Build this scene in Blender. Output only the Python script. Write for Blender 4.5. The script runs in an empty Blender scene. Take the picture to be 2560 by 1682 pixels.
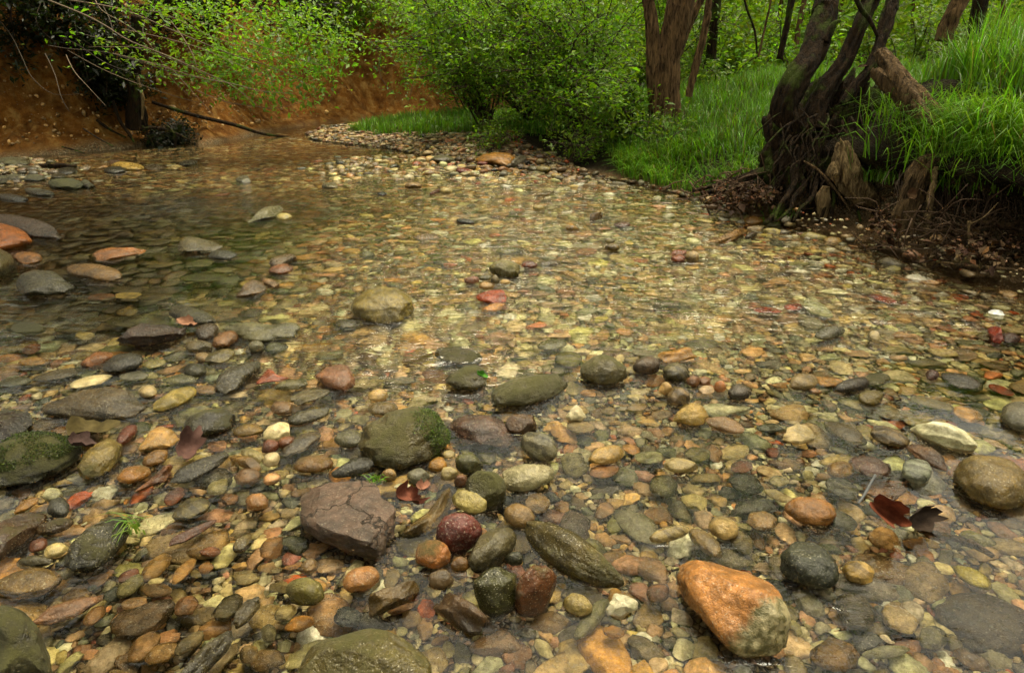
import bpy, bmesh, math, random
import numpy as np
from mathutils import Vector
random.seed(7); RNG = np.random.default_rng(7)
SC = bpy.context.scene
COL = SC.collection
# ------------------------------------------------------------------ camera, sky, sun, exposure
F = 667.0; CH = 0.95; TH = math.atan((336-56)/F)
cam = bpy.data.cameras.new("camera"); cam.sensor_width = 36; cam.lens = 36*F/1024
cam.clip_start = 0.02; cam.clip_end = 500
camo = bpy.data.objects.new("camera", cam); COL.objects.link(camo)
camo.location = (0, 0, CH); camo.rotation_euler = (math.pi/2-TH, 0, 0)
SC.camera = camo
SUN_EL, SUN_AZ = math.radians(74), math.radians(38)     # azimuth from +Y towards +X
world = bpy.data.worlds.new("World"); SC.world = world; world.use_nodes = True
wn = world.node_tree; wn.nodes.clear()
sky = wn.nodes.new("ShaderNodeTexSky"); sky.sky_type = 'NISHITA'; sky.sun_disc = False
sky.sun_elevation = SUN_EL; sky.sun_rotation = SUN_AZ; sky.air_density = 1.0; sky.dust_density = 5.0; sky.ozone_density = 1.0
hs = wn.nodes.new("ShaderNodeHueSaturation"); hs.inputs['Saturation'].default_value = 0.22
bg = wn.nodes.new("ShaderNodeBackground"); bg.inputs['Strength'].default_value = 0.145
wo = wn.nodes.new("ShaderNodeOutputWorld")
wn.links.new(sky.outputs[0], hs.inputs['Color']); tint = wn.nodes.new('ShaderNodeMix'); tint.data_type = 'RGBA'; tint.blend_type = 'MULTIPLY'; tint.inputs[0].default_value = 1.0; tint.inputs[7].default_value = (1.0, .95, .74, 1)
wn.links.new(hs.outputs[0], tint.inputs[6]); wn.links.new(tint.outputs[2], bg.inputs['Color']); wn.links.new(bg.outputs[0], wo.inputs[0])
sl = bpy.data.lights.new("sun", 'SUN'); sl.energy = 1.5; sl.angle = math.radians(28); sl.color = (1.0, 0.9, 0.66)
so = bpy.data.objects.new("sun", sl); COL.objects.link(so)
sd = Vector((math.sin(SUN_AZ)*math.cos(SUN_EL), math.cos(SUN_AZ)*math.cos(SUN_EL), math.sin(SUN_EL)))
so.rotation_euler = sd.to_track_quat('Z', 'Y').to_euler(); so.location = (0, 0, 30)
SC.view_settings.view_transform = 'Standard'; SC.view_settings.look = 'None'
SC.view_settings.exposure = 1.54; SC.view_settings.gamma = 1.0
SC.cycles.use_denoising = True; SC.cycles.max_bounces = 10; SC.cycles.transmission_bounces = 8
SC.cycles.diffuse_bounces = 3; SC.cycles.glossy_bounces = 3; SC.cycles.blur_glossy = 0.6; SC.cycles.sample_clamp_indirect = 6.0

# ------------------------------------------------------------------ projection helpers
CROPS = {'A': (0, 480, .3965), 'B': (800, 480, .3965), 'C': (1660, 540, .3965), 'D': (0, 1060, .3977),
         'E': (660, 1060, .4202), 'F': (1560, 1060, .4202), 'G': (0, 0, .4034), 'H': (800, 0, .4034),
         'S': (1600, 0, .4476), 'V': (0, 0, 1.07563)}
def px(c, x, y):
    ox, oy, s = CROPS[c]
    return ((ox+x*s)*.4, (oy+y*s)*.4)
CT, SN = math.cos(TH), math.sin(TH)
def ray(u, v):
    X = (u-512)/F; Y = (336-v)/F
    return np.array((X, CT+Y*SN, -SN+Y*CT))
def on_z(u, v, z=0.0):
    d = ray(u, v); t = (z-CH)/d[2]
    return np.array((d[0]*t, d[1]*t, z))
def on_y(u, v, y):
    d = ray(u, v); t = y/d[1]
    return np.array((d[0]*t, y, CH+d[2]*t))
def proj(P):
    P = np.asarray(P, float); dz = P[..., 2]-CH
    dep = P[..., 1]*CT-dz*SN; yy = P[..., 1]*SN+dz*CT
    return np.stack((512+F*P[..., 0]/dep, 336-F*yy/dep), -1)

# ------------------------------------------------------------------ noise
def _h(i, j, k, s):
    n = (i.astype(np.int64)*374761393+j.astype(np.int64)*668265263+k.astype(np.int64)*2147483647+s*974711) & 0xffffffff
    n = ((n ^ (n >> 13))*1274126177) & 0xffffffff
    n = ((n ^ (n >> 16))*2246822519) & 0xffffffff
    return ((n ^ (n >> 15)) & 0xffffff)/float(0xffffff)
def vn(P, s=0):
    P = np.asarray(P, float); i = np.floor(P); f = P-i; f = f*f*f*(f*(f*6-15)+10)
    x, y, z = i[..., 0], i[..., 1], i[..., 2]; r = 0
    for a in (0, 1):
        for b in (0, 1):
            for c in (0, 1):
                w = (f[..., 0] if a else 1-f[..., 0])*(f[..., 1] if b else 1-f[..., 1])*(f[..., 2] if c else 1-f[..., 2])
                r = r+w*_h(x+a, y+b, z+c, s)
    return r*2-1
def fbm(P, s=0, o=4, g=.5):
    P = np.asarray(P, float); r = 0; a = 1
    for k in range(o):
        r = r+a*vn(P*2**k+k*17.3, s+k); a *= g
    return r
def sst(x, a, b):
    t = np.clip((x-a)/(b-a), 0, 1); return t*t*(3-2*t)

# ------------------------------------------------------------------ object helpers
def lin(c, k=1.0):
    return tuple(((v/255/12.92) if v < 10.3 else ((v/255+.055)/1.055)**2.4)*k for v in c)
def mesh(name, V, faces, mat=None, col=None, smooth=True):
    """V (n,3); faces: (m,k) array or list of such arrays; col (n,3) colour attribute."""
    me = bpy.data.meshes.new(name)
    V = np.asarray(V, np.float32); fl = faces if isinstance(faces, list) else [faces]
    fl = [np.asarray(f, np.int32) for f in fl if len(f)]
    me.vertices.add(len(V)); me.vertices.foreach_set('co', V.ravel())
    loops = np.concatenate([f.ravel() for f in fl]); tot = np.concatenate([np.full(len(f), f.shape[1], np.int32) for f in fl])
    me.loops.add(len(loops)); me.loops.foreach_set('vertex_index', loops)
    me.polygons.add(len(tot)); st = np.zeros(len(tot), np.int32); st[1:] = np.cumsum(tot)[:-1]
    me.polygons.foreach_set('loop_start', st); me.polygons.foreach_set('loop_total', tot)
    me.polygons.foreach_set('use_smooth', np.full(len(tot), smooth, bool))
    if col is not None: attr(me, 'col', col)
    me.update(calc_edges=True)
    if mat: me.materials.append(mat)
    return me
def attr(me, name, val):
    val = np.asarray(val, np.float32)
    if val.ndim == 2:
        a = me.attributes.new(name, 'FLOAT_COLOR', 'POINT')
        c = np.ones((len(val), 4), np.float32); c[:, :3] = val[:, :3]; a.data.foreach_set('color', c.ravel())
    else:
        a = me.attributes.new(name, 'FLOAT', 'POINT'); a.data.foreach_set('value', val)
def link(name, me, parent=None, loc=(0, 0, 0)):
    o = bpy.data.objects.new(name, me); COL.objects.link(o); o.location = loc
    if parent is not None: o.parent = parent
    return o
def tag(o, label=None, cat=None, group=None, kind=None):
    if label: o['label'] = label
    if cat: o['category'] = cat
    if group: o['group'] = group
    if kind: o['kind'] = kind
    return o
def empty(name, loc, label, cat, group=None):
    o = bpy.data.objects.new(name, None); COL.objects.link(o); o.location = loc; o.empty_display_size = .1
    return tag(o, label, cat, group)
class Geo:
    """collects geometry for ONE object"""
    def __init__(s): s.V = []; s.F3 = []; s.F4 = []; s.C = []; s.n = 0
    def add(s, V, F, C=None):
        F = np.asarray(F)+s.n; (s.F3 if F.shape[1] == 3 else s.F4).append(F)
        s.V.append(V); s.n += len(V); s.C.append(np.broadcast_to(np.asarray((.1, .1, .1) if C is None else C, float), (len(V), 3)))
    def build(s, name, mat, parent=None, loc=(0, 0, 0), smooth=True):
        fs = [np.concatenate(f) for f in (s.F3, s.F4) if f]
        me = mesh(name, np.concatenate(s.V)-np.asarray(loc) if parent is None else np.concatenate(s.V)-np.asarray(parent.location), fs, mat, np.concatenate(s.C), smooth)
        return link(name, me, parent, loc if parent is None else (0, 0, 0))
def smooth_path(P, n):
    P = np.asarray(P, float); m = len(P)
    if m < 3:
        t = np.linspace(0, 1, n)[:, None]; return P[0]*(1-t)+P[-1]*t
    t = np.linspace(0, m-1, n); i = np.clip(t.astype(int), 0, m-2); f = (t-i)[:, None]
    p0 = P[np.clip(i-1, 0, m-1)]; p1 = P[i]; p2 = P[i+1]; p3 = P[np.clip(i+2, 0, m-1)]
    return .5*((2*p1)+(-p0+p2)*f+(2*p0-5*p1+4*p2-p3)*f**2+(-p0+3*p1-3*p2+p3)*f**3)
def tube(path, rad, n=24, k=10, rough=0.0, seed=0, flute=0.0):
    """tapered tube through path with bark relief -> V, F(quads)"""
    P = smooth_path(path, n); r = np.interp(np.linspace(0, 1, n), np.linspace(0, 1, len(rad)), rad)
    T = np.gradient(P, axis=0); T /= np.linalg.norm(T, axis=1)[:, None]+1e-9
    up = np.array((.31, .93, .2)); A = np.cross(T, up); A /= np.linalg.norm(A, axis=1)[:, None]+1e-9; B = np.cross(T, A)
    a = np.linspace(0, 2*math.pi, k, endpoint=False)
    ca, sa = np.cos(a), np.sin(a); R = np.repeat(r[:, None], k, 1)
    if rough or flute:
        L = np.concatenate(([0], np.cumsum(np.linalg.norm(np.diff(P, axis=0), axis=1))))
        q = np.stack((np.broadcast_to(ca*2.2, (n, k)), np.broadcast_to(sa*2.2, (n, k)), np.broadcast_to((L/(r.max()*2.5))[:, None], (n, k))), -1)
        R = R*(1+rough*fbm(q*1.6, seed, 3)+flute*fbm(q*np.array((1, 1, .35)), seed+9, 2))
    V = P[:, None]+R[..., None]*(A[:, None]*ca[None, :, None]+B[:, None]*sa[None, :, None])
    i = np.arange(n-1)[:, None]*k+np.arange(k)[None]; j = np.arange(n-1)[:, None]*k+(np.arange(k)[None]+1) % k
    Fq = np.stack((i, j, j+k, i+k), -1).reshape(-1, 4)
    V = V.reshape(-1, 3); V = np.concatenate((V, P[:1], P[-1:])); c0 = len(V)-2
    e = np.arange(k); f = (e+1) % k; b = (n-1)*k
    caps = np.concatenate((np.stack((f, e, np.full(k, c0), np.full(k, c0)), -1)[:, :3], np.stack((b+e, b+f, np.full(k, c0+1)), -1)))
    return V, Fq, caps
def add_tube(g, path, rad, n=24, k=10, rough=0, seed=0, flute=0, C=None):
    V, Fq, Ft = tube(path, rad, n, k, rough, seed, flute)
    m = g.n; g.add(V, Fq, C); g.F3.append(Ft+m)
def leaves(g, P, size, cols, droop=.3, aspect=.48, rng=RNG):
    """one folded diamond leaf per point of P"""
    n = len(P)
    if not n: return
    az = rng.uniform(0, 2*math.pi, n); el = rng.normal(-droop*.6, .5, n)
    d = np.stack((np.cos(az)*np.cos(el), np.sin(az)*np.cos(el), np.sin(el)), -1)
    up = np.stack((rng.normal(0, .45, n), rng.normal(0, .45, n), np.ones(n)), -1)
    s = np.cross(d, up); s /= np.linalg.norm(s, axis=1)[:, None]+1e-9; nn = np.cross(s, d)
    L = (size*np.exp(rng.normal(-.1, .33, n)))[:, None]; W = L*aspect*.5
    V = np.stack((P, P+d*L*.5+s*W+nn*W*.35, P+d*L-nn*L*.1, P+d*L*.5-s*W+nn*W*.35), 1).reshape(-1, 3)
    i = np.arange(n)[:, None]*4
    g.add(V, np.concatenate((i+np.array((0, 1, 2)), i+np.array((0, 2, 3)))), np.repeat(cols, 4, 0))
def leaf_cols(n, base, var=.25, rng=RNG):
    b = np.asarray(base); k = np.exp(rng.normal(0, var, (n, 1))); t = rng.normal(0, .12, (n, 3))
    return np.clip(b*k*(1+t), .004, .9)

# ------------------------------------------------------------------ materials
def new_mat(name):
    m = bpy.data.materials.new(name); m.use_nodes = True; m.node_tree.nodes.clear()
    return m, m.node_tree
class NT:
    def __init__(s, nt): s.t = nt
    def n(s, kind, **k):
        nd = s.t.nodes.new("ShaderNode"+kind)
        for a, b in k.items():
            if a[0] == '_': setattr(nd, a[1:], b)
            else: s.put(nd.inputs[a.replace('__', ' ')], b)
        return nd
    def put(s, sock, v):
        if isinstance(v, bpy.types.NodeSocket): s.t.links.new(v, sock)
        elif isinstance(v, tuple) and len(v) == 3 and sock.type == 'RGBA': sock.default_value = (*v, 1)
        else: sock.default_value = v
    def math(s, op, a, b=0.0, c=0.0, clamp=False):
        nd = s.t.nodes.new("ShaderNodeMath"); nd.operation = op; nd.use_clamp = clamp
        for i, v in enumerate((a, b, c)): s.put(nd.inputs[i], v)
        return nd.outputs[0]
    def mix(s, f, a, b, blend='MIX'):
        nd = s.t.nodes.new("ShaderNodeMix"); nd.data_type = 'RGBA'; nd.blend_type = blend
        s.put(nd.inputs[0], f); s.put(nd.inputs[6], a); s.put(nd.inputs[7], b); return nd.outputs[2]
    def ramp(s, f, *st):
        nd = s.t.nodes.new("ShaderNodeValToRGB"); e = nd.color_ramp.elements
        while len(e) < len(st): e.new(.5)
        for q, (p, c) in zip(e, st): q.position = p; q.color = (*c, 1) if isinstance(c, tuple) else (c, c, c, 1)
        s.put(nd.inputs[0], f); return nd.outputs[0]
    def noise(s, vec, scale, detail=4.0, rough=.55, dist=0.0):
        nd = s.n("TexNoise", Scale=scale, Detail=detail, Roughness=rough, Distortion=dist); s.put(nd.inputs['Vector'], vec); return nd.outputs[0]
    def mapr(s, vec, scale=(1, 1, 1), rot=(0, 0, 0), loc=(0, 0, 0)):
        nd = s.n("Mapping"); s.put(nd.inputs[0], vec); nd.inputs['Scale'].default_value = scale; nd.inputs['Rotation'].default_value = rot
        s.put(nd.inputs['Location'], loc); return nd.outputs[0]
    def bump(s, h, st, d, nrm=None):
        nd = s.n("Bump", Strength=st, Distance=d, Height=h)
        if nrm: s.put(nd.inputs['Normal'], nrm)
        return nd.outputs[0]
    def out(s, sh): s.t.links.new(sh, s.n("OutputMaterial").inputs[0])

def stone_mat(name, source='object', speck=.5, moss=0.0, band=0.0, crack=0.0, two=None, rough=(.16, .46)):
    m, t = new_mat(name); N = NT(t)
    if source == 'object':
        oi = N.n("ObjectInfo"); base = oi.outputs['Color']
        tc = N.n("TexCoord").outputs['Object']; off = N.math('MULTIPLY', oi.outputs['Random'], 37.0)
        cx = N.n("CombineXYZ", X=off, Y=off, Z=off).outputs[0]
        vec = N.n("VectorMath", _operation='ADD'); N.put(vec.inputs[0], tc); N.put(vec.inputs[1], cx); vec = vec.outputs[0]
    else:
        base = N.n("Attribute", _attribute_name='col').outputs['Color']; vec = N.n("NewGeometry").outputs['Position']
    big = N.noise(vec, 18, 4, .6); mid = N.noise(vec, 70, 5, .65); fine = N.noise(vec, 320, 3, .7)
    c = N.mix(N.ramp(big, (.35, 0.0), (.65, 1.0)), N.mix(1.0, base, (.55, .54, .46), 'MULTIPLY'), N.mix(1.0, base, (1.25, 1.2, 1.1), 'MULTIPLY'))
    c = N.mix(N.ramp(mid, (.4, 0.0), (.62, .8)), c, N.mix(1.0, c, (.42, .39, .27), 'MULTIPLY'))
    c = N.mix(N.math('MULTIPLY', N.ramp(fine, (.56, 0.0), (.66, 1.0)), speck), c, N.mix(1.0, c, (.3, .28, .22), 'MULTIPLY'))
    c = N.mix(N.math('MULTIPLY', N.ramp(N.noise(vec, 260, 2), (.62, 0.0), (.7, 1.0)), speck*.8), c, N.mix(.5, c, (.75, .68, .5)))
    if band:
        w = N.n("TexWave", _wave_type='BANDS', _bands_direction='DIAGONAL', Scale=14.0, Distortion=6.0, Detail=3.0, Detail__Scale=1.5); N.put(w.inputs['Vector'], vec)
        c = N.mix(N.math('MULTIPLY', N.ramp(w.outputs[0], (.5, 0.0), (.75, 1.0)), band), c, N.mix(1.0, c, (.38, .36, .34), 'MULTIPLY'))
    if two:
        tz = N.n("SeparateXYZ"); N.put(tz.inputs[0], tc)
        k = N.math('ADD', N.math('MULTIPLY', tz.outputs[1], 9.0), N.math('ADD', N.math('MULTIPLY', tz.outputs[0], -5.0), N.math('MULTIPLY', mid, .5)))
        c = N.mix(N.ramp(N.math('ADD', k, .46), (.0, 0.0), (.14, 1.0)), N.mix(N.ramp(mid, (.4, 0.0), (.6, 1.0)), two[0], two[1]), c)
    h = N.math('ADD', N.math('MULTIPLY', mid, .6), N.math('MULTIPLY', fine, .3))
    h = N.math('ADD', h, big)
    r = N.ramp(mid, (.3, rough[0]), (.7, rough[1]))
    if crack:
        vo = N.n("TexVoronoi", _feature='DISTANCE_TO_EDGE', Scale=8.0)
        dv = N.n("VectorMath", _operation='ADD'); N.put(dv.inputs[0], vec)
        sc = N.n("VectorMath", _operation='SCALE', Scale=.05); N.put(sc.inputs[0], N.n("TexNoise", Scale=9.0, Detail=5.0).outputs['Color']); N.put(dv.inputs[1], sc.outputs[0]); N.put(vo.inputs['Vector'], dv.outputs[0])
        e = N.math('MULTIPLY', N.ramp(vo.outputs[0], (.0, 1.0), (.016, 0.0)), N.ramp(N.noise(vec, 5, 1), (.42, 0.0), (.56, 1.0)))
        c = N.mix(e, c, (.03, .024, .018)); h = N.math('SUBTRACT', h, N.math('MULTIPLY', e, 1.4))
    if moss:
        nz = N.n("SeparateXYZ"); N.put(nz.inputs[0], N.n("NewGeometry").outputs['Normal'])
        mm = N.math('ADD', N.noise(vec, 9, 5, .7), N.math('MULTIPLY', nz.outputs[2], .12))
        f = N.ramp(mm, (.68-moss*.26, 0.0), (.82-moss*.22, .9))
        mc = N.mix(N.noise(vec, 240, 3, .7), (.02, .02, .004), (.11, .1, .016))
        c = N.mix(f, c, mc); h = N.math('ADD', h, N.math('MULTIPLY', f, N.math('MULTIPLY', N.noise(vec, 300, 4, .8), 1.6)))
        r = N.mix(f, r, (.85, .85, .85))
    pz = N.n("SeparateXYZ"); N.put(pz.inputs[0], N.n("NewGeometry").outputs['Position'])
    wet = N.ramp(N.math('ADD', pz.outputs[2], N.math('ADD', N.math('MULTIPLY', mid, .035), N.math('MULTIPLY', big, .03))), (.03, 1.0), (.085, 0.0))
    c = N.mix(N.math('MULTIPLY', wet, N.ramp(pz.outputs[2], (-.02, .35), (.012, .95))), c, N.mix(1.0, c, (.33, .33, .18), 'MULTIPLY'))
    r = N.mix(N.math('MULTIPLY', wet, .6), r, (.2, .2, .2))
    b = N.n("BsdfPrincipled", Base__Color=c, Roughness=r); N.put(b.inputs['Normal'], N.bump(h, .8, .008)); b.inputs['IOR'].default_value = 1.45
    N.out(b.outputs[0]); return m
MS = {'p': stone_mat('stone_plain'), 's': stone_mat('stone_speckled', speck=1.0), 'm': stone_mat('stone_mossy', moss=.62),
      'M': stone_mat('stone_thick_moss', moss=.95), 'w': stone_mat('stone_wet', moss=.2, speck=.9, rough=(.1, .3)), 'b': stone_mat('stone_banded', band=.8), 'k': stone_mat('stone_cracked', crack=1.0, rough=(.4, .7)),
      'o': stone_mat('granite_two_tone', speck=.9, two=((.085, .072, .025), (.26, .215, .11))), 'l': stone_mat('stone_light_moss', moss=.34, speck=.8)}
MPEB = stone_mat('pebble_gravel', 'attr', speck=.6)

def ground_mat():
    m, t = new_mat('ground_earth_and_gravel'); N = NT(t)
    pos = N.n("NewGeometry").outputs['Position']; at = N.n("Attribute", _attribute_name='col').outputs['Color']
    sp = N.n("SeparateColor"); N.put(sp.inputs[0], at); clay, grass, sand = sp.outputs
    n1 = N.noise(pos, 1.3, 6, .62); n2 = N.noise(pos, 9, 6, .65); n3 = N.noise(pos, 60, 4, .7)
    # bed: fine gravel cells
    v1 = N.n("TexVoronoi", Scale=75.0, Randomness=1.0); v2 = N.n("TexVoronoi", Scale=75.0, _feature='DISTANCE_TO_EDGE')
    for q in (v1, v2): N.put(q.inputs['Vector'], pos)
    sc = N.n("SeparateColor"); N.put(sc.inputs[0], v1.outputs['Color'])
    bed = N.ramp(sc.outputs[0], (.0, (.10, .07, .035)), (.2, (.23, .16, .08)), (.4, (.33, .24, .12)), (.55, (.16, .13, .08)), (.7, (.35, .19, .09)), (.85, (.45, .36, .22)), (1., (.12, .1, .07)))
    bed = N.mix(N.ramp(v2.outputs[0], (.0, 0.0), (.12, 1.0)), N.mix(1.0, bed, (.16, .13, .09), 'MULTIPLY'), bed)
    gh = N.ramp(v2.outputs[0], (.0, 0.0), (.3, 1.0))
    cl = N.ramp(n2, (.25, (.10, .034, .004)), (.47, (.33, .128, .018)), (.64, (.52, .29, .08)))
    cl = N.mix(N.ramp(N.noise(pos, 3.2, 3), (.35, 0.0), (.7, .7)), cl, (.2, .08, .014))
    cl = N.mix(N.ramp(n3, (.58, 0.0), (.66, .7)), cl, (.07, .03, .012)); cl = N.mix(N.ramp(N.noise(pos, 38, 2), (.7, 0.0), (.74, .8)), cl, (.5, .38, .2))
    gr = N.ramp(n2, (.3, (.008, .005, .002)), (.55, (.022, .014, .005)), (.8, (.03, .04, .006)))
    sd = N.ramp(n2, (.3, (.16, .085, .035)), (.7, (.30, .18, .085)))
    c = N.mix(sand, bed, sd); c = N.mix(grass, c, gr); c = N.mix(clay, c, cl)
    h = N.math('ADD', N.math('MULTIPLY', n3, .35), N.math('MULTIPLY', n2, 1.2))
    gu = N.noise(N.mapr(pos, (1, 1, .3)), 6, 5, .65, .5); cl = N.mix(N.ramp(gu, (.4, .75), (.56, 0.0)), cl, N.mix(1.0, cl, (.4, .34, .28), 'MULTIPLY'))
    c = N.mix(clay, c, cl); h = N.math('ADD', N.math('ADD', h, N.math('MULTIPLY', gh, .35)), N.math('MULTIPLY', gu, N.math('MULTIPLY', clay, 3.0)))
    b = N.n("BsdfPrincipled", Base__Color=c, Roughness=.9); b.inputs['Specular IOR Level'].default_value = .12; N.put(b.inputs['Normal'], N.bump(h, 1.0, .05)); N.out(b.outputs[0]); return m
def water_mat():
    m, t = new_mat('stream_water'); N = NT(t)
    pos = N.n("NewGeometry").outputs['Position']; ag = N.n("Attribute", _attribute_name='agit').outputs['Fac']
    rz = math.radians(62)
    s1 = N.noise(N.mapr(pos, (2.0, 5.0, 1), (0, 0, rz)), 2.6, 1.5, .5, 1.0)
    s2 = N.noise(N.mapr(pos, (4, 10, 1), (0, 0, rz+.45)), 3.4, 1.5, .5, 1.2)
    s3 = N.noise(pos, 13, 1.5, .5, .8)
    h = N.math('ADD', N.math('MULTIPLY', N.math('ADD', s1, N.math('MULTIPLY', s2, .6)), ag), N.math('MULTIPLY', s3, N.math('ADD', N.math('MULTIPLY', ag, .3), .03)))
    nb = N.bump(h, 1.0, .023)
    rr = N.math('ADD', N.math('MULTIPLY', ag, .035), .008)
    fr = N.n("Fresnel", IOR=1.33); N.put(fr.inputs['Normal'], nb)
    rf = N.n("BsdfRefraction", Color=(.975, .955, .87), Roughness=N.math('MULTIPLY', rr, .8), IOR=1.33); N.put(rf.inputs['Normal'], nb)
    gl = N.n("BsdfGlossy", Color=(1.0, 1.0, 1.0), Roughness=rr); N.put(gl.inputs['Normal'], nb)
    mx = N.n("MixShader"); N.put(mx.inputs[0], fr.outputs[0]); N.put(mx.inputs[1], rf.outputs[0]); N.put(mx.inputs[2], gl.outputs[0])
    N.out(mx.outputs[0]); return m
def leaf_mat(name, trans=.45, rough=.45):
    m, t = new_mat(name); N = NT(t)
    c = N.n("Attribute", _attribute_name='col').outputs['Color']
    b = N.n("BsdfPrincipled", Base__Color=c, Roughness=rough); b.inputs['Specular IOR Level'].default_value = .35
    tr = N.n("BsdfTranslucent", Color=N.mix(1.0, c, (1.25, 1.25, .5), 'MULTIPLY'))
    mx = N.n("MixShader"); mx.inputs[0].default_value = trans; N.put(mx.inputs[1], b.outputs[0]); N.put(mx.inputs[2], tr.outputs[0]); N.out(mx.outputs[0]); return m
def bark_mat(name, c1, c2, moss=0.0, vs=5.0):
    m, t = new_mat(name); N = NT(t)
    pos = N.n("NewGeometry").outputs['Position']
    st = N.mapr(pos, (1, 1, .16)); n1 = N.noise(st, 48, 5, .65, .6); n2 = N.noise(pos, vs, 4, .6); n3 = N.noise(pos, 130, 3, .6)
    c = N.mix(N.ramp(n1, (.36, 0.0), (.64, 1.0)), c1, c2); c = N.mix(N.ramp(n2, (.4, 0.0), (.7, .6)), c, N.mix(1.0, c, (.5, .48, .42), 'MULTIPLY'))
    if moss:
        mm = N.ramp(n2, (.62-moss*.3, 0.0), (.72-moss*.3, 1.0)); c = N.mix(mm, c, N.mix(n3, (.012, .02, .003), (.07, .095, .01)))
    h = N.math('ADD', n1, N.math('MULTIPLY', n3, .25))
    b = N.n("BsdfPrincipled", Base__Color=c, Roughness=.9); b.inputs['Specular IOR Level'].default_value = .15; N.put(b.inputs['Normal'], N.bump(h, 1.0, .045)); N.out(b.outputs[0]); return m
def attr_mat(name, rough=.7, spec=.3):
    m, t = new_mat(name); N = NT(t)
    c = N.n("Attribute", _attribute_name='col').outputs['Color']; pos = N.n("NewGeometry").outputs['Position']
    n = N.noise(pos, 90, 4, .65); c = N.mix(N.ramp(n, (.35, .5), (.65, 0.0)), c, N.mix(1.0, c, (.45, .42, .38), 'MULTIPLY'))
    b = N.n("BsdfPrincipled", Base__Color=c, Roughness=rough); b.inputs['Specular IOR Level'].default_value = spec
    N.put(b.inputs['Normal'], N.bump(n, .5, .004)); N.out(b.outputs[0]); return m
MG = ground_mat(); MW = water_mat(); ML = leaf_mat('green_leaf', .52); MGR = leaf_mat('grass_blade', .4, .4)
MB = bark_mat('bark_brown', (.022, .012, .006), (.25, .145, .066)); MBD = bark_mat('bark_dark', (.005, .003, .0015), (.042, .023, .009), moss=.35)
MBG = bark_mat('bark_mossy', (.01, .008, .004), (.05, .035, .02), moss=1.0); MT = attr_mat('twig_bark'); MDL = attr_mat('dead_leaf', .75, .15)
MWD = bark_mat('weathered_wood', (.035, .022, .01), (.2, .125, .06)); MPW = bark_mat('pale_bare_wood', (.07, .042, .018), (.36, .25, .12), vs=9)

# ------------------------------------------------------------------ terrain
RB = np.array([(2.9, -3), (2.55, .8), (2.35, 2.0), (2.19, 2.7), (2.08, 2.95), (2.0, 3.29), (1.84, 3.68), (1.62, 4.02), (1.36, 4.7), (1.06, 5.34), (.76, 5.68), (.34, 6.02), (-.36, 6.45),
               (-.83, 6.98), (-1.39, 7.66), (-1.96, 8.06), (-2.45, 8.5), (-2.75, 9.2), (-2.7, 10.2), (-1.5, 11.3), (6, 14.5), (40, 26)])
# heights at landward distances DS, per vertex of RB
DS = np.array((0, .15, .4, .8, 1.4, 2.5, 5, 12, 60))
HB = (0, .42, .52, .72, .95, 1.08, 1.25, 1.6, 3); HS = (0, .34, .5, .74, .95, 1.05, 1.2, 1.6, 3); HG = (0, .03, .1, .2, .36, .52, .7, 1.3, 3.4)
HV = (0, .015, .045, .09, .2, .42, .6, 1.2, 3.4); HF = (0, .01, .025, .05, .09, .2, .4, .8, 3)
PR = np.array([HB, HB, HB, HB, HB, HB, HS, HS, HG, HG, HG, HV, HV, HV, HF, HF, HF, HF, HF, HF, HF, HF], float)
CB = np.array([(-40, -2), (-8.5, 4.8), (-5.9, 6.5), (-5.0, 6.95), (-4.35, 7.62), (-4.2, 8.1), (-3.85, 8.25), (-3.6, 7.95), (-3.42, 8.6), (-3.3, 9.5), (-3.0, 10.6), (-2.1, 11.6), (0, 12.9), (5, 16), (40, 40)])
DC = np.array((0, .25, .6, 1.0, 1.6, 2.4, 4, 10, 60)); HC = np.array((0, .16, .5, .95, 1.5, 2.0, 2.5, 3.2, 6.0))
def sdist(x, y, L, close, params=None):
    """signed distance to open polyline L, positive inside the land polygon L + close"""
    best = np.full(x.shape, 1e9); pr = None if params is None else np.zeros(x.shape)
    for i in range(len(L)-1):
        a, b = L[i], L[i+1]; d = b-a; l2 = d@d
        t = np.clip(((x-a[0])*d[0]+(y-a[1])*d[1])/l2, 0, 1)
        ds = (x-(a[0]+t*d[0]))**2+(y-(a[1]+t*d[1]))**2
        m = ds < best; best = np.where(m, ds, best)
        if pr is not None: pr = np.where(m, i+t, pr)
    Q = np.concatenate((L, np.array(close, float))); ins = np.zeros(x.shape, bool)
    for a, b in zip(Q, np.roll(Q, -1, 0)):
        if a[1] != b[1]: ins ^= ((a[1] > y) != (b[1] > y)) & (x < (b[0]-a[0])*(y-a[1])/(b[1]-a[1])+a[0])
    s = np.sqrt(best)*np.where(ins, 1., -1.)
    return s if pr is None else (s, pr)
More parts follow.
